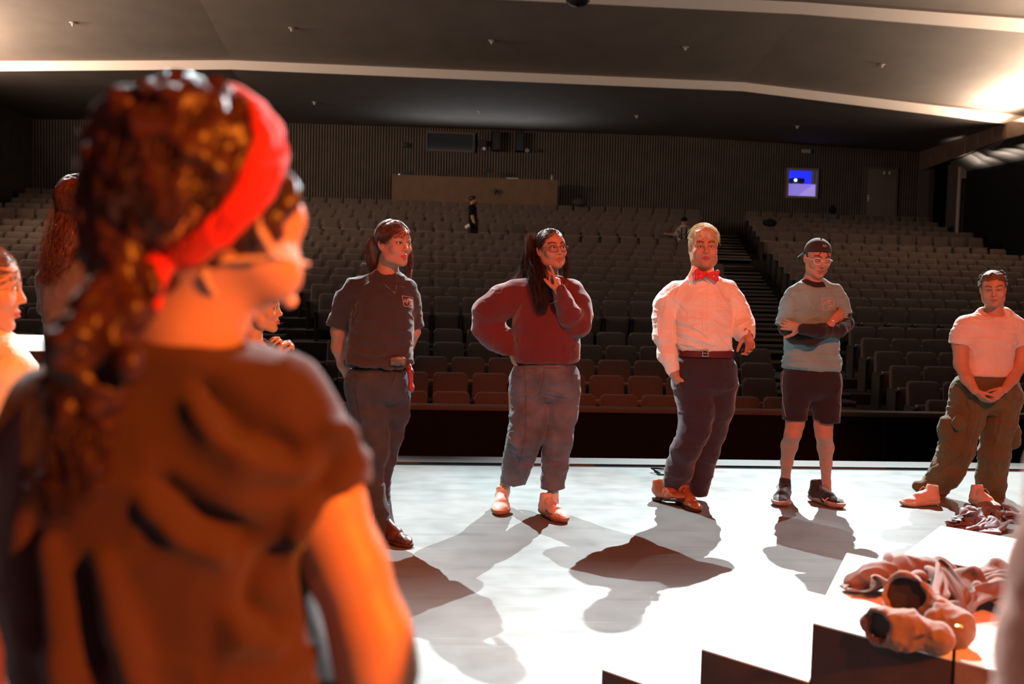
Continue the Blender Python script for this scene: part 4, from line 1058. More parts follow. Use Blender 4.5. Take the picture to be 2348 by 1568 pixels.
    S.ell(k + (0, -.006, 0), (.0105, .012, .014), .002); finish(S, 'bow_tie', mr, P.root, smooth=1, wr=[(50, .002, (.4, 1, 1.5), 3, None)])
    # belt
    mk = mat('dark_red_belt_leather', (.10, .02, .018), .45, bump=(200, .1, .001)); S = P.vol(1540, 1695, 790, 830, .004)
    S.loft([P.row(1553, 1681, 801, .140, .02), P.row(1552, 1682, 817, .140, .02)], .01, rnd=.004); b = finish(S, 'belt', mk, P.root, smooth=1)
    mm = mat('buckle_metal', (.8, .74, .66), .25, 1.0); f = P.j(1617, 810, -.128); mb = MB()
    for lo, hi in (((-.020, -.004, -.020), (-.015, .004, .020)), ((.015, -.004, -.020), (.020, .004, .020)), ((-.015, -.004, .015), (.015, .004, .020)), ((-.015, -.004, -.020), (.015, .004, -.015)), ((-.015, -.005, -.002), (.015, -.001, .002))): mb.box([f[i] + lo[i] for i in range(3)], [f[i] + hi[i] for i in range(3)])
    mb.build('buckle', mm, b)
    m = cloth('dark_navy_wool', (.030, .024, .034), .85, .3, bump=(600, .1, .001)); S = P.vol(1490, 1720, 800, 1170, .004)
    S.loft([P.row(1553, 1682, 812, .138, .02), P.row(1542, 1688, 850, .15, .03), P.row(1546, 1686, 882, .14, .03), P.row(1556, 1676, 905, .11, .02)], .04, rnd=.07)
    S.chain(P.pts([(1588, 880, 92, .02), (1597, 940, 82, -.01), (1590, 990, 70, -.03), (1572, 1030, 64, -.03), (1558, 1075, 62, .03), (1545, 1112, 56, .08)]), .025)
    S.chain(P.pts([(1648, 880, 84, .04), (1640, 940, 82, .05), (1630, 985, 72, .06), (1617, 1035, 64, .06), (1604, 1085, 58, .12), (1598, 1120, 54, .14)]), .025)
    S.half(P.j(1545, 1128, .08), (-.1, 0, -1), rad=.11); S.half(P.j(1598, 1134, .14), (0, 0, -1), rad=.14)
    t2 = finish(S, 'trousers', m, P.root, wr=[(6, .008, (1.2, 1, 1.2), 41, None), (15, .005, (1, 1, 1.4), 42, None)])
    decal([[(1553, 828), (1548, 845), (1543, 862)], [(1617, 818), (1618, 850), (1620, 872)]], t2, P.Y, t2, 'trouser_seam', m, .0016)
    ml = mat('cognac_leather', (.34, .12, .05), .28, spec=.6, noise=(20, .2)); so = mat('dark_heel_leather', (.05, .02, .012), .5)
    a, b = foot(1576, 1166, .55, -.83, .28); shoe('dress_shoe', a, b, .0, P.root, ml, so, .28, wid=.042, sole=.014, heelh=.018, laces=so, pitch=-9)
    a, b = foot(1604, 1176, .22, -1, .28); shoe('dress_shoe', a, b, 0, P.root, ml, so, .28, wid=.042, sole=.014, heelh=.012, laces=so)
    mh = hair_mat('blond_hair', (.74, .55, .36)); S = SDF(c - .2, c + .2, .004); S.frame(c, R, s, .18)
    S.ell((0, .012, .048), (.082, .102, .088), .01); S.ell((0, -.045, .085), (.062, .052, .045), .02); S.ell((0, -.112, -.034), (.060, .090, .094), .012, 'c')
    for mm_ in (-1, 1): S.ell((mm_*.085, -.01, -.06), (.035, .07, .058), .01, 'c')
    S.ell((0, .06, -.10), (.1, .06, .06), .02, 'c')
    S.noframe(); h = finish(S, 'hair', mh, P.root, wr=[(50, .006, (1, 1, .5), 51, None)])
    g = [arcs(c, R, s, dirs(900, lambda v: v[2] > .3 and v[1] > -.6), (.25, -.85, .36), (.088, .108, .097), lift=.12, part=.5, jit=.3),
         arcs(c, R, s, dirs(260, lambda v: v[2] > .55 and v[1] < .1), (.75, -.55, .45), (.090, .112, .104), lift=.22, part=.8, jit=.35),
         arcs(c, R, s, dirs(300, lambda v: abs(v[0]) > .75 and v[2] > .0 and v[1] > -.4), (0, .2, -1), (.082, .102, .090), lift=.03, part=.3)]
    strand_mesh('loose_hair', g, mh, h, .0011)
bow_tie_man()
# ---------------------------------------------------------------- young man in blue tee and backwards cap
def cap_man():
    P = Person(6.22); P.start('person in blue tee over long black sleeves, black shorts and backwards cap, arms crossed', *onz(1855, 1155)[:2])
    c = P.j(1874, 594, 0); yw = towards(1874, 22); R = headR(yw, 14, 3); s = .98
    S = P.vol(1760, 1970, 530, 1190, .0036)
    P.bs = .82; head(S, c, R, s, jaw=.95, cheek=.98, nose=1.03)
    S.chain(P.pts([(1868, 620, 38, .03), (1864, 648, 44, .04), (1864, 676, 64, .05)]), .025)
    S.loft([P.row(1812, 1920, 680, .07, .03), P.row(1808, 1918, 760, .09, .03), P.row(1808, 1914, 850, .09, .03), P.row(1800, 1920, 900, .10, .03)], .03)
    S.chain(P.pts([(1808, 690, 30, .03), (1800, 745, 28, .0), (1862, 775, 22, -.14), (1906, 742, 18, -.17)]), .015)
    S.chain(P.pts([(1928, 690, 30, .03), (1938, 745, 28, .0), (1880, 755, 22, -.16), (1838, 752, 18, -.19)]), .015)
    hand(S, P.j(1836, 752, -.18), P.j(1808, 746, -.13) - P.j(1836, 752, -.18), (.1, .9, .1), 1, .95, (16, 30, 30), thumb=(.75, -.1), spread=5)
    hand(S, P.j(1908, 735, -.13), P.j(1932, 716, -.09) - P.j(1908, 735, -.13), (-.1, .9, .1), -1, .92, (16, 30, 30), thumb=(.3, .2), spread=3)
    S.chain(P.pts([(1828, 920, 60, .02), (1823, 972, 42, .0), (1818, 995, 38, -.005), (1810, 1022, 38, .07), (1804, 1060, 28, .13), (1801, 1096, 21, .19), (1799, 1118, 22, .20)]), .02)
    S.chain(P.pts([(1892, 920, 60, .03), (1888, 975, 42, .01), (1889, 995, 38, .005), (1893, 1026, 38, .07), (1894, 1064, 27, .11), (1894, 1105, 21, .15), (1896, 1122, 22, .15)]), .02)
    bodyfinish(P, S, (c, R, s), SKIN*.98, eyes=dict(gaze=(0, -1, -.4), iris=(.06, .05, .04)), ph=dict(lipc=(.38, .10, .08), browc=(.06, .04, .03), browh=.0048))
    P.bs = 1.0
    # tee
    m = cloth('sky_blue_cotton', (.19, .34, .37), .85); S = P.vol(1770, 1970, 630, 870, .004)
    S.loft([P.row(1838, 1892, 638, .06, .03), P.row(1830, 1902, 652, .07, .03), P.row(1818, 1914, 668, .085, .03), P.row(1808, 1920, 700, .10, .02), P.row(1802, 1920, 760, .105, .02), P.row(1800, 1922, 810, .11, .02), P.row(1795, 1927, 848, .118, .02)], .02, rnd=.03)
    sleeve(S, P, [(1838, 668, 34, .03), (1822, 676, 38, .03), (1811, 700, 42, .02), (1798, 748, 46, .0)], (1797, 748, 0), (-.25, 0, -1))
    sleeve(S, P, [(1896, 664, 34, .03), (1912, 672, 38, .03), (1924, 696, 42, .02), (1938, 744, 44, .0)], (1940, 738, 0), (.35, 0, -1))
    S.half(P.j(1862, 668, -.085), (.05, -.6, 1), rad=.13); S.half(P.j(1860, 849, 0), (0, 0, -1))
    t = finish(S, 'tee_shirt', m, P.root, wr=[(9, .007, (1, 1, 2.2), 61, None), (20, .004, (1, 1, 1.6), 62, None), (10, .014, (.6, 1, 3.5), 63, lambda V: np.clip((P.j(1860, 800)[2] - V[:, 2])/.08, 0, 1))])
    # long black sleeves of the shirt underneath, with its neckline
    mk = cloth('black_jersey', (.022, .016, .02), .9); S = P.vol(1770, 1970, 630, 830, .004)
    S.chain(P.pts([(1806, 715, 26, .02), (1803, 752, 34, -.02), (1822, 772, 34, -.09), (1862, 778, 33, -.13), (1900, 757, 26, -.13)]), .02)
    S.chain(P.pts([(1932, 700, 26, .03), (1940, 742, 34, -.02), (1922, 756, 36, -.10), (1880, 758, 34, -.18), (1842, 755, 26, -.20)]), .012)
    finish(S, 'long_sleeves', mk, P.root, wr=[(26, .004, (1, 1, 1), 64, None)])
    S = P.vol(1800, 1920, 630, 690, .0035)
    S.loft([P.row(1840, 1890, 640, .057, .03), P.row(1833, 1899, 654, .066, .03), P.row(1822, 1910, 670, .079, .03), P.row(1818, 1914, 690, .085, .02)], .02, rnd=.01); S.half(P.j(1862, 657, -.08), (.05, -.6, 1), rad=.13)
    finish(S, 'undershirt_neckline', mk, P.root, smooth=1)
    mt = cloth('coral_print', (.72, .42, .34), .7)
    decal([[(1885, 684), (1911, 682), (1913, 708), (1888, 711), (1885, 684)], [(1888, 700), (1891, 690), (1893, 699)], [(1890, 696), (1894, 694)], [(1897, 688), (1896, 699)], [(1895, 692), (1902, 686), (1899, 696)],
           [(1904, 685), (1903, 695), (1906, 698)], [(1901, 690), (1909, 688)], [(1898, 703), (1907, 700)], [(1903, 700), (1901, 707)], [(1906, 704), (1909, 700), (1908, 706)]], t, P.Y, t, 'chest_print', mt, .0013)
    # shorts
    S = P.vol(1770, 1950, 830, 1000, .004)
    S.loft([P.row(1798, 1924, 838, .108, .02), P.row(1793, 1928, 870, .125, .02), P.row(1796, 1926, 898, .115, .02), P.row(1804, 1918, 920, .09, .02)], .03, rnd=.07)
    S.chain(P.pts([(1826, 895, 66, .01), (1824, 925, 60, .0), (1823, 975, 56, .0)]), .018); S.chain(P.pts([(1894, 895, 68, .02), (1894, 930, 64, .01), (1894, 985, 60, .0)]), .018)
    S.half(P.j(1823, 962, 0), (0, 0, -1), rad=.155); S.half(P.j(1894, 968, 0), (0, 0, -1), rad=.155)
    t2 = finish(S, 'shorts', mk, P.root, wr=[(9, .007, (1, 1, 1), 65, None)])
    decal([[(1796, 850), (1793, 880), (1795, 920), (1801, 955)], [(1926, 850), (1929, 880), (1928, 920), (1925, 955)]], t2, P.Y, t2, 'side_piping', cloth('grey_piping', (.35, .33, .33)), .0022)
    # trainers
    ms = cloth('black_mesh', (.028, .030, .036), .6, bump=(300, .3, .002)); so = mat('pink_grey_foam', (.50, .36, .30), .6); lc = cloth('grey_lace', (.10, .10, .11))
    a, b = foot(1785, 1162, -.55, -1, .28); s1 = shoe('running_shoe', a, b, 0, P.root, ms, so, .29, laces=lc, sole=.032, ht=.125, wid=.051)
    a, b = foot(1932, 1167, .45, -1, .28); s2 = shoe('running_shoe', a, b, 0, P.root, ms, so, .29, laces=lc, sole=.032, ht=.125, wid=.051)
    decal([[(1885, 1143), (1890, 1149), (1900, 1141)], [(1886, 1143), (1891, 1147), (1899, 1141)]], s2, P.Y, s2, 'side_mark', M_white, .002)
    # cap
    mc = cloth('black_cap_cotton', (.030, .029, .027), .85); S = SDF(c - .25, c + .25, .0036); S.frame(c, R, s, .22)
    S.ell((0, .014, .048), (.083, .104, .088), .01); 
    S.noframe(); S.half(c + R @ np.array((0, 0, .040)), R @ np.array((0, -.16, -1)))
    S.frame(c, R, s, .22); S.ell((0, .012, .045), (.076, .098, .083), .003, 'c'); S.ell((0, .0, .137), (.006, .006, .004), .002)
    S.noframe(); h = finish(S, 'cap', mc, P.root, smooth=1)
    def hp(x, y, z): return c + R @ (np.array((x, y, z))*s)
    mb = MB(); top = []; bot = []
    for i in range(13):
        a = -1.15 + i*2.3/12; top.append((math.sin(a)*.072, .088 + .0*a)); bot.append((math.sin(a)*.082, .11 + .095*math.cos(a)))
    P1 = [hp(x, y, .030 - .2*x*x*10) for x, y in top] + [hp(x, y, -.018 - .2*x*x*14) for x, y in bot]; P2 = [q + R @ np.array((0, 0, .004)) for q in P1]
    mb.poly([tuple(q) for q in P1 + P2], [(i, i+1, 14+i, 13+i) for i in range(12)] + [(26+i, 39+i, 40+i, 27+i) for i in range(12)] + [(13+i, 14+i, 40+i, 39+i) for i in range(12)] + [(0, 13, 39, 26), (12, 38, 51, 25)])
    mb.build('cap_brim', cloth('teal_brim', (.02, .10, .12), .7), h, smooth=True)
    MB().tube([hp(-.034, -.088, .036), hp(-.026, -.092, .058), hp(-.012, -.088, .074), hp(.0, -.086, .078), hp(.012, -.088, .074), hp(.026, -.092, .058), hp(.034, -.088, .036)], .0028).build('strap_edge', mc, h, smooth=True)
    mb = MB()
    for a, b in (((-.012, .098), (-.006, .110)), ((-.006, .110), (.0, .097)), ((.0, .097), (.006, .110)), ((.006, .110), (.012, .098))): mb.tube([hp(a[0], -.078 + (a[1]-.098)*.5, a[1]), hp(b[0], -.078 + (b[1]-.098)*.8, b[1])], .0022)
    mb.build('cap_emblem', cloth('grey_stitch', (.35, .3, .28)), h)
    mh = hair_mat('dark_brown_hair', (.05, .028, .02)); S = SDF(c - .2, c + .2, .004); S.frame(c, R, s, .18)
    S.ell((0, .018, .034), (.0785, .098, .082), .01); S.ell((0, -.10, -.03), (.080, .095, .118), .01, 'c'); S.ell((0, .06, -.10), (.1, .06, .06), .02, 'c')
    S.noframe(); finish(S, 'hair', mh, P.root, wr=[(60, .003, (1, 1, .5), 21, None)])
    glasses(P, c, R, s, mat('clear_frame_plastic', (.75, .62, .56), .25, spec=.6), .0022)
def glasses(P, c, R, s, m, r, lens=(.0235, .0195)):
    def hp(x, y, z): return Vector(c + R @ (np.array((x, y, z))*s))
    root = None; mb = MB()
    for sg in (-1, 1):
        L = []
        for i in range(21):
            a = i*2*PI/20; e = 2.8; x = math.copysign(abs(math.cos(a))**(2/e), math.cos(a))*lens[0]; z = math.copysign(abs(math.sin(a))**(2/e), math.sin(a))*lens[1]
            L.append(hp(sg*.0315 + x, -.098 + .010*abs(sg*.0315 + x)/.05, .002 + z))
        mb.tube(L, r, 6); mb.tube([hp(sg*.055, -.088, .010), hp(sg*.074, -.07, .010), hp(sg*.083, .0, .008)], r, 6)
    mb.tube([hp(-.009, -.0975, .006), hp(0, -.103, .009), hp(.009, -.0975, .006)], r, 6)
    g = mb.build('glasses', m, P.root, smooth=True)
    mg = bpy.data.materials.get('clear_lens')
    if not mg:
        mg = bpy.data.materials.new('clear_lens'); mg.use_nodes = True; nt = mg.node_tree; nt.nodes.clear()
        o = nt.nodes.new('ShaderNodeOutputMaterial'); a = nt.nodes.new('ShaderNodeBsdfTransparent'); b = nt.nodes.new('ShaderNodeBsdfGlossy'); b.inputs['Roughness'].default_value = .05; x = nt.nodes.new('ShaderNodeMixShader'); x.inputs[0].default_value = .07
        nt.links.new(a.outputs[0], x.inputs[1]); nt.links.new(b.outputs[0], x.inputs[2]); nt.links.new(x.outputs[0], o.inputs[0])
    for sg in (-1, 1):
        L = [hp(sg*.0315 + math.cos(a)*lens[0]*.98, -.098 + .010*abs(sg*.0315 + math.cos(a)*lens[0])/.05, .002 + math.sin(a)*lens[1]*.98) for a in [i*2*PI/20 for i in range(20)]]
        MB().poly(L, [tuple(range(20))]).build('lens', mg, g)
    return g
cap_man()
# ---------------------------------------------------------------- woman in burgundy sweater
def sweater_woman():
    P = Person(5.75); P.start('person in burgundy sweater and cropped jeans, glasses, finger raised to chin, hand on hip', *onz(1215, 1185)[:2])
    c = P.j(1264, 573, 0); yw = towards(1264, 27); R = headR(yw, -4, -4); s = 1.0
    S = P.vol(1080, 1370, 510, 1230, .0036)
    P.bs = .82; head(S, c, R, s, jaw=1.0, cheek=1.02, openm=.5, lip=1.05)
    S.chain(P.pts([(1258, 600, 46, .03), (1254, 640, 48, .04), (1252, 668, 70, .06)]), .03)
    S.loft([P.row(1180, 1318, 665, .07, .04), P.row(1186, 1315, 740, .11, .03), P.row(1190, 1312, 830, .12, .03), P.row(1180, 1318, 880, .12, .03)], .03)
    S.chain(P.pts([(1165, 680, 40, .04), (1112, 738, 34, .10), (1140, 775, 30, .06), (1170, 800, 24, .0)]), .02)
    S.chain(P.pts([(1322, 690, 40, .03), (1325, 742, 30, -.06), (1302, 706, 24, -.15), (1281, 668, 20, -.185)]), .02)
    hand(S, P.j(1172, 803, .0), P.j(1178, 828, .0) - P.j(1172, 803, 0), (.9, .2, 0), 1, .9, (20, 30, 20), thumb=(.5, .6))
    hand(S, P.j(1281, 671, -.185), P.j(1278, 648, -.18) - P.j(1281, 671, -.185), (-.75, .55, .1), 1, .92, curls=((6, 8, 4), (62, 95, 45), (68, 98, 45), (72, 98, 45)), thumb=(.3, .85), spread=2)
    S.chain(P.pts([(1205, 900, 80, .03), (1195, 1010, 52, .04), (1168, 1085, 34, .14), (1158, 1112, 22, .18), (1155, 1140, 20, .20)]), .02)
    S.chain(P.pts([(1290, 900, 80, .03), (1278, 1010, 52, .02), (1270, 1090, 34, .03), (1268, 1125, 22, .04), (1268, 1155, 20, .05)]), .02)
    bodyfinish(P, S, (c, R, s), SKIN*.98, eyes=dict(gaze=(.25, -1, .1), iris=(.05, .035, .02)), ph=dict(lipc=(.40, .09, .08), browc=(.035, .02, .015), browh=.0042, browz=.027))
    P.bs = 1.0
    m = cloth('burgundy_knit', (.115, .020, .022), .95, .5, var=.1, bump=(260, .5, .003)); S = P.vol(1070, 1370, 610, 850, .004)
    S.loft([P.row(1228, 1284, 630, .062, .04), P.row(1218, 1294, 642, .075, .04), P.row(1202, 1308, 660, .095, .04), P.row(1186, 1320, 695, .125, .03), P.row(1176, 1326, 740, .14, .02), P.row(1172, 1330, 790, .145, .02), P.row(1174, 1326, 832, .135, .02)], .02, rnd=.03)
    S.chain(P.pts([(1212, 662, 50, .04), (1185, 672, 62, .04), (1155, 690, 70, .05), (1122, 718, 72, .08), (1118, 750, 66, .10), (1138, 772, 62, .08), (1160, 790, 46, .03), (1171, 806, 30, .01)]), .035)
    S.chain(P.pts([(1290, 662, 50, .04), (1308, 674, 62, .04), (1320, 696, 66, .01), (1324, 720, 64, -.02), (1322, 744, 60, -.07), (1306, 722, 52, -.12), (1292, 690, 40, -.15), (1280, 660, 30, -.18)]), .02)
    S.half(P.j(1172, 812, .01), (.1, 0, -1), rad=.05)
    S.half(P.j(1279, 648, -.18), (-.1, 0, 1), rad=.05)
    for a, b in (((1230, 640), (1262, 700)), ((1292, 640), (1266, 700))): S.cap(P.j(a[0], a[1], -.02), P.j(b[0], b[1], -.13), .036, .006, .01, None, 'c')
    S.half(P.j(1258, 650, -.09), (0, -.55, 1), rad=.13); S.half(P.j(1250, 833, 0), (0, 0, -1))
    t = finish(S, 'knit_sweater', m, P.root, wr=[(7, .008, (1.4, 1, 1), 71, None), (16, .005, (1, 1, 1.4), 72, None)])
    decal([[(1230, 655), (1240, 675), (1262, 697), (1276, 690)]], t, P.Y, t, 'neckline_trim', cloth('pale_undershirt', (.6, .5, .45)), .002)
    mj = cloth('washed_denim', (.115, .125, .15), .85, .1, var=.35, bump=(500, .2, .001)); S = P.vol(1120, 1350, 820, 1150, .004)
    S.loft([P.row(1180, 1322, 826, .125, .02), P.row(1168, 1328, 870, .15, .03), P.row(1174, 1326, 902, .135, .03), P.row(1186, 1318, 925, .10, .02)], .04, rnd=.08)
    S.chain(P.pts([(1212, 900, 90, .02), (1214, 950, 86, .0), (1204, 1000, 80, -.02), (1190, 1050, 70, .07), (1174, 1110, 60, .16)]), .025)
    S.chain(P.pts([(1288, 900, 82, .03), (1285, 950, 76, .01), (1279, 1005, 66, .0), (1272, 1060, 60, .03), (1267, 1122, 56, .04)]), .025)
    S.half(P.j(1174, 1107, .16), (-.1, 0, -1), rad=.13); S.half(P.j(1267, 1119, .04), (0, 0, -1), rad=.10)
    S.cap(P.j(1172, 1100, .16), P.j(1170, 1120, .16), .062, .062, .004, None, 'c'); S.cap(P.j(1267, 1110, .04), P.j(1267, 1130, .04), .058, .058, .004, None, 'c')
    t2 = finish(S, 'jeans', mj, P.root, emb=(P, [F_(.012, (1160, 1000), (1185, 1020), (1200, 1050)), F_(.010, (1165, 1030), (1200, 1040)), F_(.010, (1245, 890), (1215, 905), (1180, 900)), F_(.010, (1255, 890), (1290, 900)), F_(.010, (1255, 1040), (1290, 1050)), F_(.010, (1260, 1075), (1295, 1070))], [F_(.010, (1160, 1015), (1195, 1030)), F_(.008, (1247, 880), (1247, 930)), F_(.010, (1258, 1058), (1290, 1062)), F_(.01, (1250, 905), (1300, 915))], 1.0), wr=[(7, .008, (1.3, 1, 1), 81, None), (18, .005, (1, 1, 1.5), 82, None)])
    decal([[(1247, 836), (1248, 860), (1243, 885), (1236, 905)], [(1202, 840), (1204, 870), (1206, 920), (1204, 1000), (1192, 1060)], [(1175, 858), (1190, 866), (1200, 862)], [(1180, 845), (1320, 843)]], t2, P.Y, t2, 'denim_seam', cloth('denim_seam', (.07, .07, .08)), .0016)
    ws = cloth('white_sock', (.72, .62, .56)); mb = MB()
    mb.build
    for q in ([(1160, 1104, 25, .18), (1157, 1125, 25, .20), (1155, 1142, 27, .20)], [(1268, 1128, 26, .04), (1268, 1146, 26, .05), (1268, 1158, 28, .05)]):
        A = P.pts(q); ctr = A[1][0]; S = SDF(ctr - .12, ctr + .12, .0035); S.chain(A, .01); finish(S, 'sock', ws, P.root, smooth=1, wr=[(40, .002, (1, 1, 3), 3, None)])
    ms = mat('pale_peach_leather', (.70, .52, .43), .45, spec=.4, noise=(8, .08)); so = mat('gum_sole', (.42, .20, .11), .6)
    a, b = foot(1146, 1184, -.12, -1, .28); s1 = shoe('trainer', a, b, 0, P.root, ms, so, .28, laces=ms, sole=.030, ht=.115, wid=.051)
    a, b = foot(1298, 1201, .45, -1, .28); s2 = shoe('trainer', a, b, 0, P.root, ms, so, .28, laces=ms, sole=.030, ht=.115, wid=.051)
    decal([[(1250, 1172), (1258, 1180), (1264, 1184)], [(1251, 1169), (1260, 1177), (1266, 1179)]], s2, P.Y, s2, 'side_mark', M_black, .0022)
    mh = hair_mat('dark_brown_hair_long', (.055, .026, .018)); S = SDF(P.j(1150, 790, .2) + (0, -.5, 0), c + .22, .004); S.frame(c, R, s, .19)
    S.ell((0, .018, .040), (.080, .100, .084), .01); S.ell((.006, -.105, -.016), (.064, .088, .086), .012, 'c')
    for mm in (-1, 1): S.ell((mm*.095, -.04, -.05), (.03, .05, .05), .01, 'c')
    S.noframe()
    S.chain([(P.j(1222, 560, .06), .030), (P.j(1222, 610, .05), .036), (P.j(1232, 650, -.03), .045), (P.j(1240, 685, -.09), .036), (P.j(1246, 710, -.12), .016)], .02)
    S.chain([(P.j(1226, 590, .08), .035), (P.j(1212, 630, .09), .035), (P.j(1195, 655, .08), .022)], .02)
    S.chain([(P.j(1294, 575, .04), .012), (P.j(1296, 610, .04), .016), (P.j(1294, 640, .05), .014)], .01)
    h = finish(S, 'hair', mh, P.root, wr=[(30, .008, (1, 1, .35), 91, None)])
    g = [arcs(c, R, s, dirs(900, lambda v: v[2] > .35), (-.2, .75, -.5), (.083, .103, .087), lift=.02, part=.95, jit=.12),
         arcs(c, R, s, dirs(300, lambda v: abs(v[0]) < .3 and v[2] > .8 and v[1] < .2), (-1, .0, -.5), (.082, .100, .087), lift=.03, part=.9, jit=.1),
         lock([P.j(1218, 545, .05), P.j(1220, 600, .03), P.j(1236, 640, -.08), P.j(1246, 680, -.13), P.j(1240, 712, -.13)], [.03, .045, .055, .045, .02], 420, .012),
         lock([P.j(1214, 560, .08), P.j(1208, 620, .1), P.j(1185, 655, .09), P.j(1140, 685, .05)], [.02, .035, .04, .03], 200, .014),
         lock([P.j(1295, 560, .02), P.j(1298, 600, .02), P.j(1297, 645, .03)], [.01, .014, .014], 90, .01)]
    strand_mesh('loose_hair', g, mh, h, .0010)
    glasses(P, c, R, s, mat('burgundy_frame', (.22, .05, .045), .3, spec=.5), .0021)
    q = P.j(1232, 596, -.02); MB().lathe([(.001, -.006), (.004, 0), (.001, .006)], q, 8).build('earring', mat('silver', (.8, .78, .75), .2, 1), P.root)
sweater_woman()
# ---------------------------------------------------------------- woman in black tee and flared jeans
def black_tee_woman():
    P = Person(5.14); P.start('person in black tee with chest print, flared jeans and big belt buckle, hands behind back', *onz(890, 1235)[:2])
    c = P.j(903, 561, 0); yw = towards(903, 38); R = headR(yw, 0, 0); s = .98
    S = P.vol(735, 990, 495, 1260, .0036)
    P.bs = .82; head(S, c, R, s, jaw=.96, cheek=1.0, smile=1.2, lip=1.05)
    S.chain(P.pts([(892, 595, 46, .03), (888, 630, 48, .04), (884, 662, 74, .06)]), .03)
    S.loft([P.row(800, 936, 665, .07, .04), P.row(806, 940, 740, .11, .03), P.row(806, 938, 830, .12, .03), P.row(800, 935, 890, .12, .03)], .03)
    S.chain(P.pts([(797, 690, 46, .06), (779, 758, 40, .10), (778, 796, 36, .13), (788, 835, 28, .16), (800, 862, 24, .19)]), .02)
    S.chain(P.pts([(938, 690, 44, .06), (945, 760, 36, .12), (930, 810, 30, .18)]), .02)
    hand(S, P.j(797, 858, .18), P.j(818, 880, .20) - P.j(797, 858, .18), (.3, -.8, .2), 1, .92, (20, 30, 20), thumb=(.5, .3))
    for L in ([(840, 900, 90, .03), (860, 1040, 50, .0), (858, 1180, 32, .0)], [(905, 900, 70, .05), (890, 1040, 26, .09), (868, 1150, 18, .12)]): S.chain(P.pts(L, .62), .02)
    bodyfinish(P, S, (c, R, s), SKIN*1.02, eyes=dict(gaze=(.2, -1, 0), iris=(.05, .06, .05)), ph=dict(lipc=(.45, .04, .04), browc=(.14, .07, .04)))
    P.bs = 1.0
    m = cloth('charcoal_tee_cotton', (.042, .036, .040), .9, .3); S = P.vol(740, 990, 590, 880, .004)
    S.loft([P.row(862, 916, 616, .058, .04), P.row(850, 922, 630, .07, .04), P.row(832, 932, 646, .09, .04), P.row(812, 946, 690, .12, .03), P.row(802, 948, 740, .13, .02), P.row(798, 946, 790, .13, .02), P.row(790, 944, 840, .135, .02)], .02, rnd=.03)
    sleeve(S, P, [(845, 654, 50, .05), (820, 666, 58, .05), (799, 694, 62, .07), (781, 756, 66, .11)], (780, 752, .1), (-.2, 0, -1))
    sleeve(S, P, [(912, 650, 40, .05), (928, 662, 46, .05), (940, 692, 46, .08), (950, 756, 44, .13)], (951, 753, .13), (.3, 0, -1))
    S.half(P.j(892, 646, -.09), (.08, -.55, 1), rad=.13)
    S.half(P.j(866, 843, 0), (-.1, 0, -1))
    t = finish(S, 'tee_shirt', m, P.root, emb=(P, [F_(.010, (800, 800), (850, 812), (900, 806)), F_(.010, (800, 830), (850, 838), (900, 826)), F_(.010, (830, 700), (822, 740)), F_(.009, (850, 770), (900, 785))], [F_(.010, (802, 815), (850, 826), (904, 816)), F_(.010, (812, 690), (808, 750)), F_(.01, (860, 740), (910, 760))], 1.0), wr=[(8, .009, (1, 1, 2), 101, None), (18, .004, (1, 1, 1.5), 102, None), (11, .014, (.5, 1, 3.2), 103, lambda V: np.clip((P.j(860, 800)[2] - V[:, 2])/.08, 0, 1))])
    decal([[(922, 678), (946, 682), (949, 706), (926, 701), (922, 678)], [(925, 694), (929, 684), (931, 695)], [(926, 691), (932, 690)], [(934, 685), (933, 698)], [(931, 690), (938, 684), (935, 694)], [(941, 684), (939, 696), (943, 697)], [(937, 689), (946, 688)], [(936, 700), (944, 698)], [(940, 698), (939, 704)]],
          t, P.Y, t, 'chest_print', cloth('pink_print', (.62, .42, .4), .7), .0013)
    mm = mat('gold_chain', (.75, .5, .25), .25, 1.0)
    decal([[(857, 618), (866, 632), (880, 650), (894, 662), (906, 672)], [(906, 672), (909, 655), (910, 638), (908, 625)]], t, P.Y, P.root, 'necklace', mm, .0016, lift=.003)
    q = P.j(907, 673, -.12); 
    mj = cloth('dark_blue_denim', (.038, .046, .062), .85, .1, var=.25, bump=(500, .2, .001)); S = P.vol(780, 960, 835, 1245, .004)
    S.loft([P.row(795, 936, 838, .125, .02), P.row(789, 937, 880, .14, .03), P.row(796, 936, 905, .13, .03), P.row(805, 928, 930, .10, .02)], .04, rnd=.08)
    S.chain(P.pts([(840, 900, 92, .01), (848, 950, 82, .0), (857, 1000, 68, -.01), (861, 1036, 60, -.02), (850, 1080, 56, -.0), (852, 1120, 56, .0), (856, 1170, 66, .0), (860, 1215, 78, .0)]), .022)
    S.chain(P.pts([(904, 900, 74, .05), (907, 950, 62, .05), (900, 1000, 46, .07), (886, 1050, 44, .10), (874, 1110, 42, .12), (870, 1170, 54, .10), (870, 1208, 70, .08)]), .022)
    S.half(P.j(860, 1226, 0), (0, 0, -1))
    t2 = finish(S, 'jeans', mj, P.root, wr=[(8, .005, (1.3, 1, 1.1), 111, None), (20, .004, (1, 1, 1.5), 112, None)])
    decal([[(906, 850), (903, 870), (897, 882)], [(812, 850), (814, 900), (826, 960), (836, 1030)], [(790, 865), (800, 872), (808, 868)], [(810, 856), (822, 868), (812, 885)]], t2, P.Y, t2, 'denim_seam', cloth('dark_denim_seam', (.025, .025, .03)), .0016)
    bm_ = mat('dark_belt', (.03, .02, .018), .5); S = P.vol(785, 950, 815, 860, .004)
    S.loft([P.row(792, 940, 820, .132, .02), P.row(791, 941, 838, .132, .02)], .01, rnd=.004); b = finish(S, 'belt', bm_, P.root, smooth=1)
    S = P.vol(880, 945, 810, 850, .003); f = P.j(912, 829, -.118)
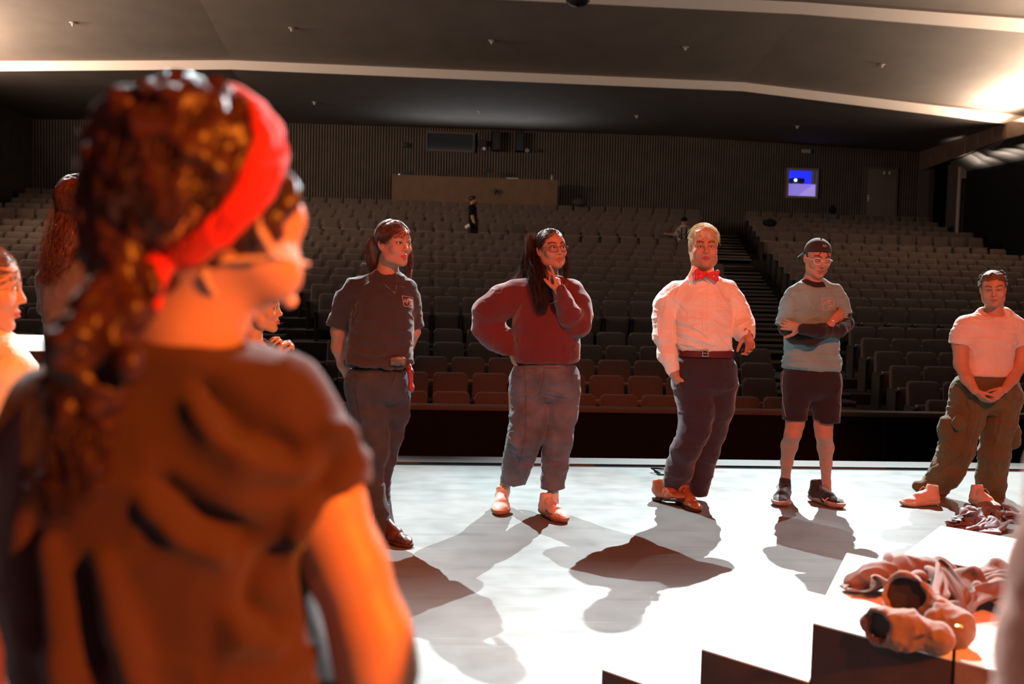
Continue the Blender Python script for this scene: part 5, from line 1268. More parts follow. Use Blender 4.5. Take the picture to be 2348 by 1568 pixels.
    for dx, dz, r in ((-.022, .008, .020), (.022, .008, .020), (0, -.006, .022), (-.030, -.012, .012), (.030, -.012, .012), (0, .014, .018)): S.ell(f + (dx, 0, dz), (r, .007, r*.85), .01)
    finish(S, 'belt_buckle', mat('engraved_buckle', (.16, .135, .12), .45, .8, bump=(180, .6, .003)), b, smooth=1)
    mr = cloth('red_sequin', (.30, .012, .03), .35, bump=(300, .8, .003), spec=.6); S = P.vol(925, 962, 820, 910, .003)
    S.chain([(P.j(938, 838, -.04), .010), (P.j(940, 852, -.05), .016), (P.j(941, 868, -.05), .010), (P.j(942, 888, -.05), .016), (P.j(944, 896, -.05), .008)], .008)
    finish(S, 'hip_bandana', mr, P.root, smooth=1, wr=[(60, .003, (1, 1, 1), 8, None)])
    ml = mat('brown_boot_leather', (.075, .026, .018), .4, spec=.5, noise=(14, .2)); so = mat('boot_sole', (.06, .03, .025), .6)
    a = onz(862, 1234); b_ = onz(929, 1250); shoe('ankle_boot', a, (b_.x, b_.y - .02), 0, P.root, ml, so, .27, sole=.016, heelh=.022, high=True)
    a = onz(835, 1255); b_ = onz(870, 1295); shoe('ankle_boot', a, (b_.x, b_.y), 0, P.root, ml, so, .27, sole=.016, heelh=.022, high=True)
    mh = hair_mat('auburn_hair', (.17, .085, .055)); S = SDF(P.j(820, 660, .3) + (0, -.4, 0), c + .22, .004); S.frame(c, R, s, .19)
    S.ell((0, .018, .042), (.086, .104, .088), .01); S.ell((.002, -.104, -.036), (.060, .085, .086), .012, 'c'); S.ell((.0, -.10, .036), (.024, .08, .046), .03, 'c')
    S.ell((.085, -.05, -.06), (.03, .05, .06), .01, 'c')
    S.noframe()
    S.chain([(P.j(862, 560, .06), .045), (P.j(858, 590, .08), .040), (P.j(856, 610, .09), .022)], .02)
    S.chain([(P.j(936, 560, .04), .014), (P.j(938, 590, .03), .018), (P.j(936, 625, .03), .010)], .01)
    h = finish(S, 'hair', mh, P.root, wr=[(30, .007, (1, 1, .35), 121, None)])
    g = [arcs(c, R, s, dirs(1000, lambda v: v[2] > .2), (-.3, .8, -.45), (.085, .107, .089), lift=.04, part=.95, jit=.15),
         arcs(c, R, s, dirs(300, lambda v: abs(v[0]) < .25 and v[2] > .8 and v[1] < .1), (-.8, -.25, -.5), (.083, .100, .088), lift=.04, part=.8, jit=.12),
         lock([P.j(858, 545, .04), P.j(850, 580, .06), P.j(856, 612, .07), P.j(852, 622, .08)], [.02, .03, .025, .01], 200, .012),
         lock([P.j(932, 540, .0), P.j(938, 575, .0), P.j(940, 610, .01), P.j(938, 634, .01)], [.006, .012, .012, .006], 160, .01),
         lock([P.j(860, 600, .08), P.j(845, 606, .08), P.j(828, 608, .08)], [.01, .008, .004], 24, .008)]
    strand_mesh('loose_hair', g, mh, h, .0010)
black_tee_woman()
# ---------------------------------------------------------------- woman in the foreground, seen from behind
def front_woman():
    P = Person(.93); P.start('person seen from behind with long curly braid, red headband, head microphone and dark tee', -.28, .96)
    c = P.j(474, 503, .02); R = headR(towards(466, 136), -26, 0); s = .95
    S = P.vol(-30, 980, 130, 2700, .0045, -.2, .35); P.bs = .88
    head(S, c, R, s, jaw=.97, cheek=1.03)
    S.chain(P.pts([(470, 600, 200, .03), (436, 680, 212, .04), (412, 760, 225, .05), (408, 830, 330, .08)]), .04)
    S.loft([P.row(120, 620, 890, .075, .07), P.row(50, 700, 1000, .095, .07), P.row(20, 700, 1200, .10, .07), P.row(40, 720, 1400, .10, .07), P.row(60, 760, 1568, .10, .07), P.row(30, 790, 1750, .11, .07), P.row(30, 780, 1900, .11, .07)], .03)
    S.chain(P.pts([(640, 960, 190, .06), (740, 1150, 176, .06), (800, 1300, 164, .05), (850, 1450, 166, .04), (868, 1540, 160, .04), (840, 1680, 135, .12), (760, 1760, 110, .22)]), .03)
    S.chain(P.pts([(150, 930, 170, .08), (110, 1100, 150, .12), (130, 1350, 150, .18), (240, 1420, 110, .30)]), .03)
    hand(S, P.j(755, 1765, .22), (-.6, .9, -.1), (-.5, -.3, -.8), 1, .9); hand(S, P.j(245, 1420, .30), (.8, .5, .1), (0, .5, -.8), -1, .9)
    for x in (250, 560): S.chain([(P.j(x, 1850, .07), .075), (P.j(x + 20, 2600, .10), .05), (np.array((P.j(x + 20, 2600, .1)[0], 1.22, .08)), .04)], .03)
    bodyfinish(P, S, (c, R, s), SKIN*1.05, eyes=dict(), ph=dict(browc=(.08, .04, .03)))
    P.bs = 1
    m = cloth('faded_black_cotton', (.048, .021, .021), .92, .15, var=.12, bump=(300, .2, .003)); S = P.vol(-30, 920, 740, 1800, .0045, -.2, .35)
    S.loft([P.row(308, 512, 756, .062, .06), P.row(272, 540, 785, .070, .062), P.row(200, 600, 822, .078, .065), P.row(130, 660, 875, .088, .07), P.row(70, 705, 960, .104, .07), P.row(30, 725, 1050, .118, .07), P.row(10, 712, 1200, .124, .07), P.row(26, 700, 1350, .122, .07), P.row(38, 735, 1460, .122, .07), P.row(42, 778, 1568, .124, .07), P.row(30, 810, 1750, .132, .07)], .03, rnd=.02)
    S.chain(P.pts([(190, 900, 170, .08), (140, 980, 210, .09), (110, 1080, 190, .12), (112, 1180, 170, .15)]), .05)
    S2 = P.vol(-30, 920, 740, 1800, .0045, -.2, .35)
    S2.chain(P.pts([(560, 880, 170, .06), (620, 930, 220, .06), (672, 1010, 236, .06), (724, 1110, 218, .06), (772, 1225, 190, .05), (790, 1290, 180, .05)]), .04)
    S2.half(P.j(776, 1284, .05), P.j(776, 1284, .05) - P.j(740, 1120, .06), k=.006); S2.cap(P.j(770, 1250, .05), P.j(786, 1310, .05), .068, .070, .006, None, 'c')
    S.merge(S2, .03)
    S.half(P.j(412, 772, -.01), (.12, -.42, 1), rad=.14)
    folds = ([(430, 940, .010), (480, 1010, .014), (560, 1072, .015), (690, 1096, .010)], [(345, 1150, .008), (410, 1215, .012), (505, 1272, .010)], [(530, 1425, .010), (545, 1475, .014), (615, 1508, .009)], [(700, 1180, .012), (660, 1250, .014), (690, 1320, .010)], [(810, 1020, .014), (745, 1010, .010)], [(120, 1250, .010), (150, 1450, .013), (160, 1560, .012)], [(250, 1280, .01), (290, 1430, .014), (330, 1560, .012)])
    valleys = ([(455, 890, .010), (540, 985, .016), (650, 1045, .012)], [(380, 1110, .012), (470, 1190, .018), (560, 1235, .014)], [(600, 1300, .010), (560, 1400, .012), (620, 1460, .009)], [(700, 1150, .012), (760, 1090, .012)], [(80, 1200, .01), (110, 1450, .012)], [(210, 1300, .01), (240, 1500, .012)])
    V, Q = S.extract(); V = emboss(relax(V, Q, 2), Q, P, folds, valleys, 1.35, -.04)
    V = wrinkle(V, Q, [(9, .007, (1, 1, 1), 131, None), (26, .0025, (1, 1, 1), 132, None)])
    t = link('tee_shirt', mesh_np('tee_shirt', V, Q), m, P.root)
    mj = cloth('dark_trousers_cloth', (.03, .03, .035)); S = P.vol(-30, 920, 1650, 2800, .008, -.2, .35)
    S.loft([P.row(20, 800, 1700, .115, .07), P.row(20, 800, 1850, .125, .07), P.row(40, 780, 1950, .11, .07)], .05, rnd=.06)
    for x in (230, 590): S.chain([(P.j(x, 1880, .07), .095), (P.j(x + 10, 2350, .07), .075), (np.array((P.j(x + 20, 2600, .1)[0], 1.2, .12)), .065)], .03)
    finish(S, 'trousers', mj, P.root)
    for x in (250, 580):
        q = P.j(x, 2600, .1); shoe('shoe', (q[0], 1.12), (q[0] + .08, 1.4), 0, P.root, M_plastic, M_white, .25)
    # headband
    mb_ = cloth('red_bandana', (.50, .010, .008), .8, .3, bump=(90, .5, .004)); S = SDF(c - .2, c + .2, .004); S.frame(c, R, s, .2)
    n = unit((0, .522, .849)); lo, hi = (-.12, -.14, -.12), (.12, .15, .17)
    def band(Pq):
        x, y, z = Pq; e = ell([x, y - .004, z - .038], (.099, .103, .105)); e2 = ell([x, y - .004, z - .038], (.088, .092, .094))
        w = .013 + .012*np.clip((z + .02)/.12, 0, 1); d = np.abs(y*n[1] + z*n[2] - .042) - w
        return np.maximum(np.maximum(e, -e2), d)
    S._do(band, lo, hi, .004, 'u')
    S.ell((-.020, .104, -.010), (.018, .014, .016), .008); S.cap((-.020, .106, -.012), (-.024, .118, -.034), .010, .008, .008); S.cap((-.016, .106, -.012), (-.010, .120, -.036), .009, .006, .008)
    S.noframe(); finish(S, 'headband', mb_, P.root, wr=[(40, .004, (1, 1, 1), 141, None)])
    # curly hair swept back into a braid
    mh = hair_mat('brown_curly_hair', (.060, .020, .012), .40); S = SDF(P.j(60, 1200, .2) - (.05, .35, 0), P.j(760, 130, .2) + (.1, .1, .05), .0045); S.frame(c, R, s, .22)
    S.ell((0, .004, .040), (.084, .088, .086), .01); S.ell((0, -.118, -.032), (.080, .095, .096), .012, 'c'); S.ell((0, .10, -.125), (.12, .08, .055), .02, 'c')
    for mm in (-1, 1): S.ell((mm*.085, -.012, -.05), (.035, .045, .055), .008, 'c')
    r = np.random.default_rng(3)
    for k in range(420):
        v = unit(r.normal(0, 1, 3))
        if v[1] < -.75 or v[2] < -.55: continue
        q = np.array((0, .004, .040)) + v*np.array((.084, .088, .086))
        if q[1] < -.055 and q[2] < .06: continue
        if abs(q @ n - .042) < .030: continue
        a = r.uniform(.006, .013); S.ell(q, (a, a*r.uniform(.7, 1.6), a*r.uniform(.7, 1.5)), .007)
    S.noframe()
    S.chain([(P.j(318, 505, .0), .045), (P.j(312, 560, -.02), .040), (P.j(300, 610, -.05), .028)], .02)
    bz = [(318, 590, 44), (296, 628, 48), (268, 668, 50), (262, 712, 50), (232, 752, 54), (232, 800, 58), (200, 842, 58), (200, 890, 50), (172, 918, 34)]
    for i, (x, y, w) in enumerate(bz):
        q = P.j(x + (16 if i % 2 else -16), y, -.06 - .012*min(i, 4)); rr = w*.92/F; sg = 1 if i % 2 else -1
        S.ell(q, (rr*1.12, rr*.85, rr*.78), .006, R=np.array(Matrix.Rotation(sg*.7, 3, 'Y')))
        for k in range(7): o = r.normal(0, .55, 3)*rr; S.ell(q + o, (rr*.42,)*3, .006)
    S.chain([(P.j(172, 930, -.10), .014), (P.j(186, 985, -.10), .019), (P.j(186, 1045, -.10), .017), (P.j(155, 1100, -.10), .011), (P.j(125, 1150, -.10), .004)], .01)
    h = finish(S, 'hair', mh, P.root, smooth=1, wr=[(50, .010, (1, 1, .7), 151, None), (110, .004, (1, 1, 1), 152, None)])
    hp = lambda x, y, z: c + R @ (np.array((x, y, z))*s)
    g = [arcs(c, R, s, dirs(700, lambda v: v[1] > -.8 and v[2] > -.2), (0, .85, -.5), (.090, .097, .094), lift=.04, part=.35, jit=.5),
         arcs(c, R, s, dirs(200, lambda v: v[1] < -.55 and v[2] > .25 and v[0] < .3), (-.5, .6, .3), (.080, .100, .092), lift=.14, part=.5, jit=.4),
         lock([P.j(250, 700, -.08), P.j(220, 800, -.1), P.j(180, 920, -.1)], [.02, .024, .014], 200, .015), lock([P.j(172, 925, -.10), P.j(186, 1000, -.11), P.j(160, 1100, -.11), P.j(115, 1165, -.11)], [.012, .022, .018, .012], 260, .01)]
    strand_mesh('loose_hair', g, mh, h, .0011)
    S = SDF(P.j(150, 960, -.1) - .04, P.j(180, 900, -.1) + .04, .004); S.cap(P.j(160, 926, -.10), P.j(186, 934, -.10), .013, .013, .004); finish(S, 'hair_tie', cloth('pale_elastic', (.5, .42, .4)), h, smooth=1)
    # head microphone
    mm_ = mat('beige_microphone', (.62, .40, .30), .5); q = [hp(-.083, .012, .024), hp(-.086, .026, .0), hp(-.084, .016, -.03), hp(-.072, -.02, -.05), hp(-.056, -.06, -.074), Vector(P.j(610, 660, .10)), Vector(P.j(660, 686, .12))]
    ob = MB().tube(q, .0022, 6).build('head_microphone', mm_, P.root, smooth=True)
    MB().lathe([(.001, -.008), (.006, -.005), (.008, 0), (.006, .005), (.001, .008)], P.j(664, 689, .12), 12).build('windscreen', mat('pink_foam', (.75, .45, .42), .8), ob, smooth=True)
    MB().tube([hp(-.082, .022, -.03), P.j(510, 598, -.03), P.j(478, 604, -.03), P.j(468, 630, -.03), P.j(484, 662, -.02), P.j(500, 690, .0)], .0025, 6).build('microphone_cable', mm_, ob, smooth=True)
front_woman()
# ---------------------------------------------------------------- simpler figures: those mostly hidden or cut by the frame
def figure(Y, label, pxc, head_c, v, s, rows, arms, legs, skin, topm, botm, hairfn=None, pitch=0, h=.005, hands=(), shirt_arms=None, vol=None, neck=None, waist=None, floor_z=0, jw=1.0, cut=None):
    P = Person(Y); P.start(label, *(P.j(pxc, 700)[:2]), floor_z)
    c = P.j(*head_c); R = headR(towards(head_c[0], v), pitch, 0)
    S = P.vol(*vol, h, -.4, .4); head(S, c, R, s, jaw=jw); P.bs = .8
    S.chain(P.pts(neck), .02); S.loft([P.row(*r) for r in rows[1:]], .02)
    for a in arms: S.chain(P.pts(a), .02)
    for hd in hands: hand(S, *hd)
    for l in legs: S.chain(P.pts(l, .7), .02)
    bodyfinish(P, S, (c, R, s), SKIN*skin); P.bs = 1
    S = P.vol(*vol, h, -.4, .4); S.loft([P.row(*r) for r in rows], .02, rnd=.02)
    for a in (shirt_arms or []): S.chain(P.pts(a), .03)
    if cut: cut(S, P)
    finish(S, 'shirt', topm, P.root, wr=[(9, .008, (1.2, 1, 1), 161, None), (22, .004, (1, 1, 1), 162, None)])
    S = P.vol(*vol, h*1.3, -.4, .4); S.loft([P.row(*r) for r in waist], .05, rnd=.05)
    for l in legs: S.chain(P.pts(l), .03)
    finish(S, 'trousers', botm, P.root, wr=[(9, .006, (1, 1, 1), 163, None)])
    if hairfn: hairfn(P, c, R, s)
    return P
def hair_of(P, c, R, s, m, prims, strands, wr=.006, face=(0, -.105, -.02), fr=(.068, .088, .092)):
    S = SDF(c - (.3, .3, .45), c + (.3, .3, .2), .0045); S.frame(c, R, s, .19); S.ell((0, .018, .040), (.082, .103, .087), .01); S.ell(face, fr, .012, 'c')
    S.ell((0, .09, -.125), (.12, .08, .055), .02, 'c')
    for mm in (-1, 1): S.ell((mm*.085, -.02, -.06), (.035, .055, .06), .008, 'c')
    S.noframe()
    for p in prims: S.chain(p, .02)
    h = finish(S, 'hair', m, P.root, wr=[(32, wr, (1, 1, .4), 171, None)])
    strand_mesh('loose_hair', strands(P, c, R, s), m, h, .001); return h
# child in profile with hands held together
Y = 4.50
mk = cloth('dark_print_tee', (.050, .018, .022), .85, .3)
def child_hair(P, c, R, s):
    m = hair_mat('fair_hair', (.42, .28, .18))
    hair_of(P, c, R, s, m, [[(P.j(548, 720, .02), .03), (P.j(538, 752, .03), .022), (P.j(532, 775, .03), .01)], [(P.j(622, 672, -.02), .012), (P.j(634, 690, -.02), .009)]],
        lambda P, c, R, s: [arcs(c, R, s, dirs(600, lambda v: v[2] > .1), (0, .9, -.3), (.084, .105, .090), lift=.04, part=.9, jit=.15), arcs(c, R, s, dirs(200, lambda v: v[1] < -.3 and v[2] > .6), (0, -.97, .25), (.078, .102, .09), lift=.05, part=.9, jit=.25),
                            lock([P.j(552, 715, .02), P.j(535, 755, .02), P.j(548, 785, .02), P.j(530, 800, .02)], [.02, .026, .02, .008], 260, .012)], .006, (0, -.105, -.018), (.066, .086, .088))
    q = P.j(606, 812, -.13); MB().lathe([(.001, -.012), (.010, -.006), (.012, 0), (.010, .006), (.001, .012)], q, 10).build('clip_microphone', M_black, P.root, smooth=True)
Pc = Person(Y)
figure(Y, 'young child in profile, fair ponytail and dark tee, hands held together at chest', 585, (594, 709, 0), 80, .90,
    [(562, 606, 774, .052, .01), (548, 616, 786, .06, .01), (530, 626, 806, .075, .01), (528, 628, 860, .085, .01), (530, 630, 950, .085, .01)],
    [[(560, 805, 32, -.04), (566, 870, 28, -.09), (600, 880, 24, -.16), (626, 826, 17, -.19)], [(600, 805, 30, .06), (624, 870, 26, .02), (640, 850, 22, -.07), (644, 822, 16, -.12)]],
    [[(560, 980, 62, .0), (560, 1150, 44, 0), (562, 1290, 34, 0)], [(602, 980, 62, .04), (600, 1150, 44, .04), (602, 1290, 34, .04)]], 1.02, mk, cloth('child_leggings', (.03, .03, .04)), child_hair, 0, .004,
    [(Pc.j(627, 822, -.19), Pc.j(643, 790, -.18) - Pc.j(627, 822, -.19), (.8, .5, -.3), -1, .80, (45, 60, 30), None, (.3, .5)), (Pc.j(645, 818, -.12), Pc.j(648, 788, -.15) - Pc.j(645, 818, -.12), (-.5, -.8, .2), -1, .80, (35, 50, 30), None, (.3, .5))],
    [[(560, 800, 40, -.03), (558, 840, 40, -.07)], [(604, 800, 36, .05), (618, 845, 34, .04)]], (470, 700, 640, 1320), [(580, 740, 42, .01), (580, 785, 44, .01)], [(532, 628, 930, .085, .01), (530, 632, 970, .09, .01), (536, 626, 1000, .07, .01)], jw=.9,
    cut=lambda S, P: S.half(P.j(585, 792, -.04), (.5, -.2, 1), rad=.10))
# woman with long auburn hair, turned away
def long_hair(P, c, R, s):
    m = hair_mat('auburn_long_hair', (.15, .045, .028))
    hair_of(P, c, R, s, m, [[(P.j(182, 440, .0), .07), (P.j(178, 480, -.01), .07), (P.j(160, 540, -.04), .055), (P.j(138, 590, -.07), .042), (P.j(116, 630, -.09), .018)], [(P.j(186, 520, -.02), .035), (P.j(178, 570, -.05), .025)]],
        lambda P, c, R, s: [arcs(c, R, s, dirs(700, lambda v: v[2] > .0), (0, .8, -.6), (.085, .107, .090), lift=.06, part=.95, jit=.15), lock([P.j(165, 450, -.02), P.j(146, 530, -.06), P.j(124, 600, -.1), P.j(104, 640, -.1)], [.04, .05, .045, .02], 420, .018),
                            lock([P.j(190, 500, -.02), P.j(172, 540, -.05), P.j(192, 570, -.06), P.j(160, 590, -.08)], [.02, .03, .02, .01], 120, .014)])
figure(3.95, 'person turned away with long auburn hair and grey brown top, beside the front woman', 205, (192, 478, 0), 138, .98,
    [(168, 240, 556, .06, .04), (140, 268, 574, .075, .04), (112, 300, 610, .10, .04), (98, 306, 670, .115, .04), (102, 300, 740, .11, .04), (112, 292, 800, .11, .04), (104, 300, 880, .12, .04)],
    [[(122, 625, 46, .05), (112, 700, 40, .1), (126, 780, 34, .16), (170, 800, 28, .25)], [(292, 625, 46, .05), (304, 720, 40, .08), (300, 830, 34, .04)]],
    [[(150, 930, 92, .04), (156, 1180, 60, .04), (158, 1370, 46, .04)], [(252, 930, 92, .06), (250, 1180, 60, .06), (250, 1370, 46, .06)]], 1.0, cloth('grey_brown_top', (.13, .085, .075), .9, .3), cloth('dark_trousers_b', (.03, .03, .04)), long_hair, 0, .005, (),
    [[(140, 600, 50, .04), (118, 640, 52, .06), (112, 700, 50, .09)], [(272, 600, 50, .04), (296, 640, 52, .06), (302, 700, 50, .08)]], (60, 350, 380, 1400), [(208, 520, 66, .03), (204, 570, 66, .04)], [(104, 300, 850, .115, .04), (100, 304, 900, .125, .04), (110, 296, 940, .10, .04)],
    cut=lambda S, P: S.half(P.j(204, 560, -.06), (.3, -.3, 1), rad=.11))
# person at the left edge, face in profile
def edge_hair(P, c, R, s): hair_of(P, c, R, s, hair_mat('light_brown_hair', (.2, .11, .07)), [[(P.j(-120, 660, .0), .04), (P.j(-140, 720, .0), .03)]], lambda P, c, R, s: [arcs(c, R, s, dirs(400, lambda v: v[2] > -.1), (0, .95, -.2), (.084, .106, .089), lift=.05, part=.9, jit=.15)])
figure(2.60, 'person in cream top at the left edge of the picture, face in profile', -60, (-46, 662, 0), 86, .94,
    [(-120, -10, 742, .06, .03), (-150, 20, 770, .07, .03), (-180, 50, 820, .09, .03), (-190, 56, 880, .105, .03), (-190, 20, 980, .11, .03), (-180, 8, 1100, .11, .03), (-180, 20, 1210, .115, .03)],
    [[(20, 830, 70, -.02), (24, 940, 62, .02), (-10, 1040, 54, .12)], [(-150, 830, 70, .03), (-170, 980, 60, .03), (-150, 1130, 50, .0)]],
    [[(-110, 1290, 150, .03), (-110, 1500, 110, .03), (-110, 1740, 76, .03)], [(-30, 1290, 150, .03), (-34, 1500, 110, .03), (-40, 1740, 76, .03)]], 1.05, cloth('cream_fleece', (.78, .62, .50), .95, .6, bump=(90, .6, .006)), cloth('rust_trousers', (.20, .05, .035)), edge_hair, 4, .006, (),
    [[(-20, 800, 100, .02), (16, 850, 104, -.01), (14, 920, 96, .01), (-6, 1000, 80, .06)], [(-130, 800, 100, .03), (-165, 870, 100, .03)]], (-260, 130, 570, 1850), [(-62, 720, 96, .03), (-66, 770, 90, .03)], [(-185, 20, 1200, .12, .03), (-190, 34, 1270, .13, .03), (-170, 20, 1350, .10, .03)], jw=.95)
# person at the right edge, only an arm in the picture
figure(.66, 'person at the right edge of the picture, only a salmon sleeve in view', 2560, (2980, 520, 0), 60, 1.0,
    [(2790, 3010, 900, .06, .03), (2650, 3080, 960, .08, .03), (2530, 3080, 1080, .10, .03), (2500, 3060, 1500, .11, .03), (2470, 3060, 2200, .12, .03)],
    [[(2540, 1060, 240, .0), (2480, 1350, 220, .0), (2440, 1600, 200, .04), (2400, 1900, 170, .12)], [(2920, 1060, 220, .05), (2940, 1500, 200, .05), (2940, 2000, 160, .05)]],
    [[(2620, 2400, 330, .03), (2620, 3600, 220, .03), (2620, 5100, 160, .03)], [(2840, 2400, 330, .03), (2840, 3600, 220, .03), (2840, 5100, 160, .03)]], 1.05, cloth('salmon_knit', (.70, .32, .24), .95, .4, bump=(120, .6, .004)), cloth('edge_trousers', (.05, .05, .06)), None, 0, .008, (),
    [[(2560, 1010, 240, .0), (2520, 1080, 270, .0), (2475, 1300, 256, .0), (2435, 1500, 250, .02), (2400, 1680, 240, .04), (2370, 1850, 220, .10)], [(2880, 1060, 250, .05), (2940, 1300, 240, .05)]], (2200, 3300, 250, 5300), [(2940, 700, 240, .03), (2900, 900, 240, .03)], [(2480, 2960, 2150, .12, .03), (2460, 2980, 2400, .13, .03), (2500, 2940, 2600, .10, .03)])
# ---- two people far back among the seats
def far_photographer():
    P = Person(29.35); P.start('person in black standing among the far seats, holding a camera with white lens', *P.j(1083, 500)[:2], 2.12)
    c = P.j(1086, 459); R = headR(towards(1086, 80), 12, 0); S = P.vol(1050, 1115, 436, 600, .010, -.4, .4); head(S, c, R, 1.0)
    S.chain(P.pts([(1084, 464, 9), (1082, 472, 9)]), .02); P.bs = .8; S.loft([P.row(1075, 1093, 476, .09), P.row(1075, 1094, 500, .10), P.row(1076, 1094, 520, .11)], .03)
    S.chain(P.pts([(1080, 480, 9, -.1), (1084, 500, 7.5, -.14), (1088, 512, 6, -.2)]), .02); S.chain(P.pts([(1080, 515, 13, 0), (1080, 580, 10, 0)]), .02); S.chain(P.pts([(1089, 515, 13, 0.05), (1089, 580, 10, .05)]), .02)
    bodyfinish(P, S, (c, R, 1.0), SKIN*.8); P.bs = 1
    S = P.vol(1050, 1115, 436, 600, .012, -.4, .4); S.loft([P.row(1080, 1088, 468, .07), P.row(1074, 1093, 474, .11), P.row(1074, 1094, 495, .13), P.row(1074, 1095, 512, .13)], .03); S.chain(P.pts([(1079, 477, 11, -.08), (1082, 490, 11, -.12)]), .03); finish(S, 'tee_shirt', M_black, P.root)
    S = P.vol(1050, 1115, 436, 600, .012, -.4, .4); S.loft([P.row(1074, 1095, 510, .13), P.row(1074, 1096, 522, .13)], .03); S.chain(P.pts([(1080, 515, 15, 0), (1080, 582, 12, 0)]), .02); S.chain(P.pts([(1089, 515, 15, 0.05), (1089, 582, 12, .05)]), .02); finish(S, 'trousers', M_dark, P.root)
    S = SDF(c - .3, c + .3, .01); S.frame(c, R, 1.0, .3); S.ell((0, .02, .04), (.085, .105, .09), .01); S.ell((0, -.105, -.01), (.07, .09, .08), .01, 'c'); S.ell((0, .13, .03), (.04, .045, .045), .01); S.cap((0, -.085, -.075), (0, -.06, -.11), .04, .03, .02); S.noframe(); finish(S, 'hair', hair_mat('black_hair', (.02, .015, .012)), P.root)
    q = P.j(1079, 519, -.22); cm = empty('camera', q); tag(cm, 'camera with a white lens hanging from the far standing person\'s hand', 'camera')
    MB().box(q + (-.03, -.05, -.0), q + (.12, .05, .10)).build('camera_body', M_black, cm, bevel=.01)
    MB().lathe([(.055, 0), (.055, .10), (.045, .14)], q + (-.03, 0, .03), 14, Matrix.Rotation(math.radians(-125), 3, 'Y')).build('lens', M_white, cm, smooth=True)
far_photographer()
def far_sitter():
    P = Person(29.9); P.start('person in pale checked shirt and dark hat sitting among far seats beside the aisle', *P.j(1567, 520)[:2], 2.25)
    c = P.j(1569, 508); R = headR(towards(1569, -10), 20, 0); S = P.vol(1515, 1610, 485, 585, .010, -.6, .4); head(S, c, R, 1.0); P.bs = .8
    S.chain(P.pts([(1568, 512, 9), (1567, 522, 9)]), .02); S.loft([P.row(1556, 1580, 524, .09), P.row(1556, 1580, 556, .11)], .03)
    S.chain(P.pts([(1556, 526, 8), (1548, 540, 7, -.15), (1538, 538, 6, -.3), (1524, 536, 5, -.35)]), .02); S.chain(P.pts([(1580, 526, 8), (1586, 542, 7, -.1), (1578, 550, 6, -.25)]), .02); S.chain(P.pts([(1562, 555, 12), (1560, 558, 11, -.45), (1560, 582, 8, -.5)]), .02)
    bodyfinish(P, S, (c, R, 1.0), SKIN*.9); P.bs = 1
    mp = mat('checked_shirt', (.5, .4, .38), .9); nt = mp.node_tree; ck = nt.nodes.new('ShaderNodeTexChecker'); ck.inputs['Scale'].default_value = 14; ck.inputs['Color1'].default_value = (.55, .45, .42, 1); ck.inputs['Color2'].default_value = (.24, .17, .16, 1)
    tc = nt.nodes.new('ShaderNodeTexCoord'); nt.links.new(tc.outputs['Object'], ck.inputs['Vector']); nt.links.new(ck.outputs['Color'], nt.nodes['Principled BSDF'].inputs['Base Color'])
    S = P.vol(1515, 1610, 485, 585, .012, -.6, .4); S.loft([P.row(1562, 1574, 516, .07), P.row(1553, 1583, 524, .11), P.row(1554, 1582, 556, .13)], .03); S.chain(P.pts([(1556, 526, 10), (1548, 540, 9, -.15), (1540, 538, 8, -.26)]), .02); S.chain(P.pts([(1580, 526, 10), (1587, 542, 9, -.1), (1582, 549, 8, -.2)]), .02); finish(S, 'shirt', mp, P.root)
    S = P.vol(1515, 1610, 485, 585, .012, -.6, .4)
    for x in (1561, 1574): S.chain(P.pts([(x, 556, 13), (x - 2, 560, 12, -.45), (x - 2, 584, 9, -.5)]), .03)
    finish(S, 'trousers', M_dark, P.root)
    S = SDF(c - .3, c + .3, .01); S.frame(c, R, 1.0, .3); S.ell((0, .01, .07), (.095, .11, .075), .01); S.ell((0, -.02, .055), (.12, .14, .012), .01); S.noframe(); finish(S, 'hat', M_black, P.root)
    mb = MB()
    for x in (1563, 1574): mb.tube([P.j(x, 520, -.13), P.j(x, 535, -.15), P.j(x, 552, -.15)], .02, 5)
    mb.build('strap', M_black, P.root)
far_sitter()
# ================================================================ stage blocks, clothes and small things
M_boxside = mat('black_block_sides', (.045, .030, .030), .7, noise=(6, .2))
M_boxtop = mat('white_block_top', (.80, .79, .77), .6)
M_ply = mat('raw_plywood', (.30, .16, .10), .7, noise=(14, .3))
def block(name, corners, z, label, group='white-topped stage blocks', side=None):
    """corners: near-left, near-right, far-right, far-left on the plan"""
    cx = sum(p[0] for p in corners)/4; cy = sum(p[1] for p in corners)/4
    r = empty(name, (cx, cy, 0)); tag(r, label, 'stage block', group)
    MB().prism([(p[0], p[1]) for p in corners], 0, z - .005).build('side_panels', side or M_boxside, r, bevel=.003)
    MB().prism([(p[0], p[1]) for p in corners], z - .005, z).build('top_board', M_boxtop, r, bevel=.0015)
    return r
def quad(nl, nr, fl, shrink=.004):
    nl, nr, fl = Vector(nl[:2]), Vector(nr[:2]), Vector(fl[:2]); fr = nr + fl - nl; c = (nl + nr + fl + fr)/4
    return [(p + (c - p).normalized()*shrink)[:] for p in (nl, nr, fr, fl)]
Z3, Z2, Z1 = .48, .32, .16
p3 = onz(1861, 1427, Z3); p3r = onz(2184, 1512, Z3); p3f = onz(1941, 1267, Z3)
p2 = onz(1582, 1498, Z2); p1 = onz(1340, 1551, Z1)
dx = (Vector(p3r[:2]) - Vector(p3[:2])).normalized(); dy = (Vector(p3f[:2]) - Vector(p3[:2])); 
def off(p, a, b): q = Vector(p[:2]) + dx*a + dy*b; return q
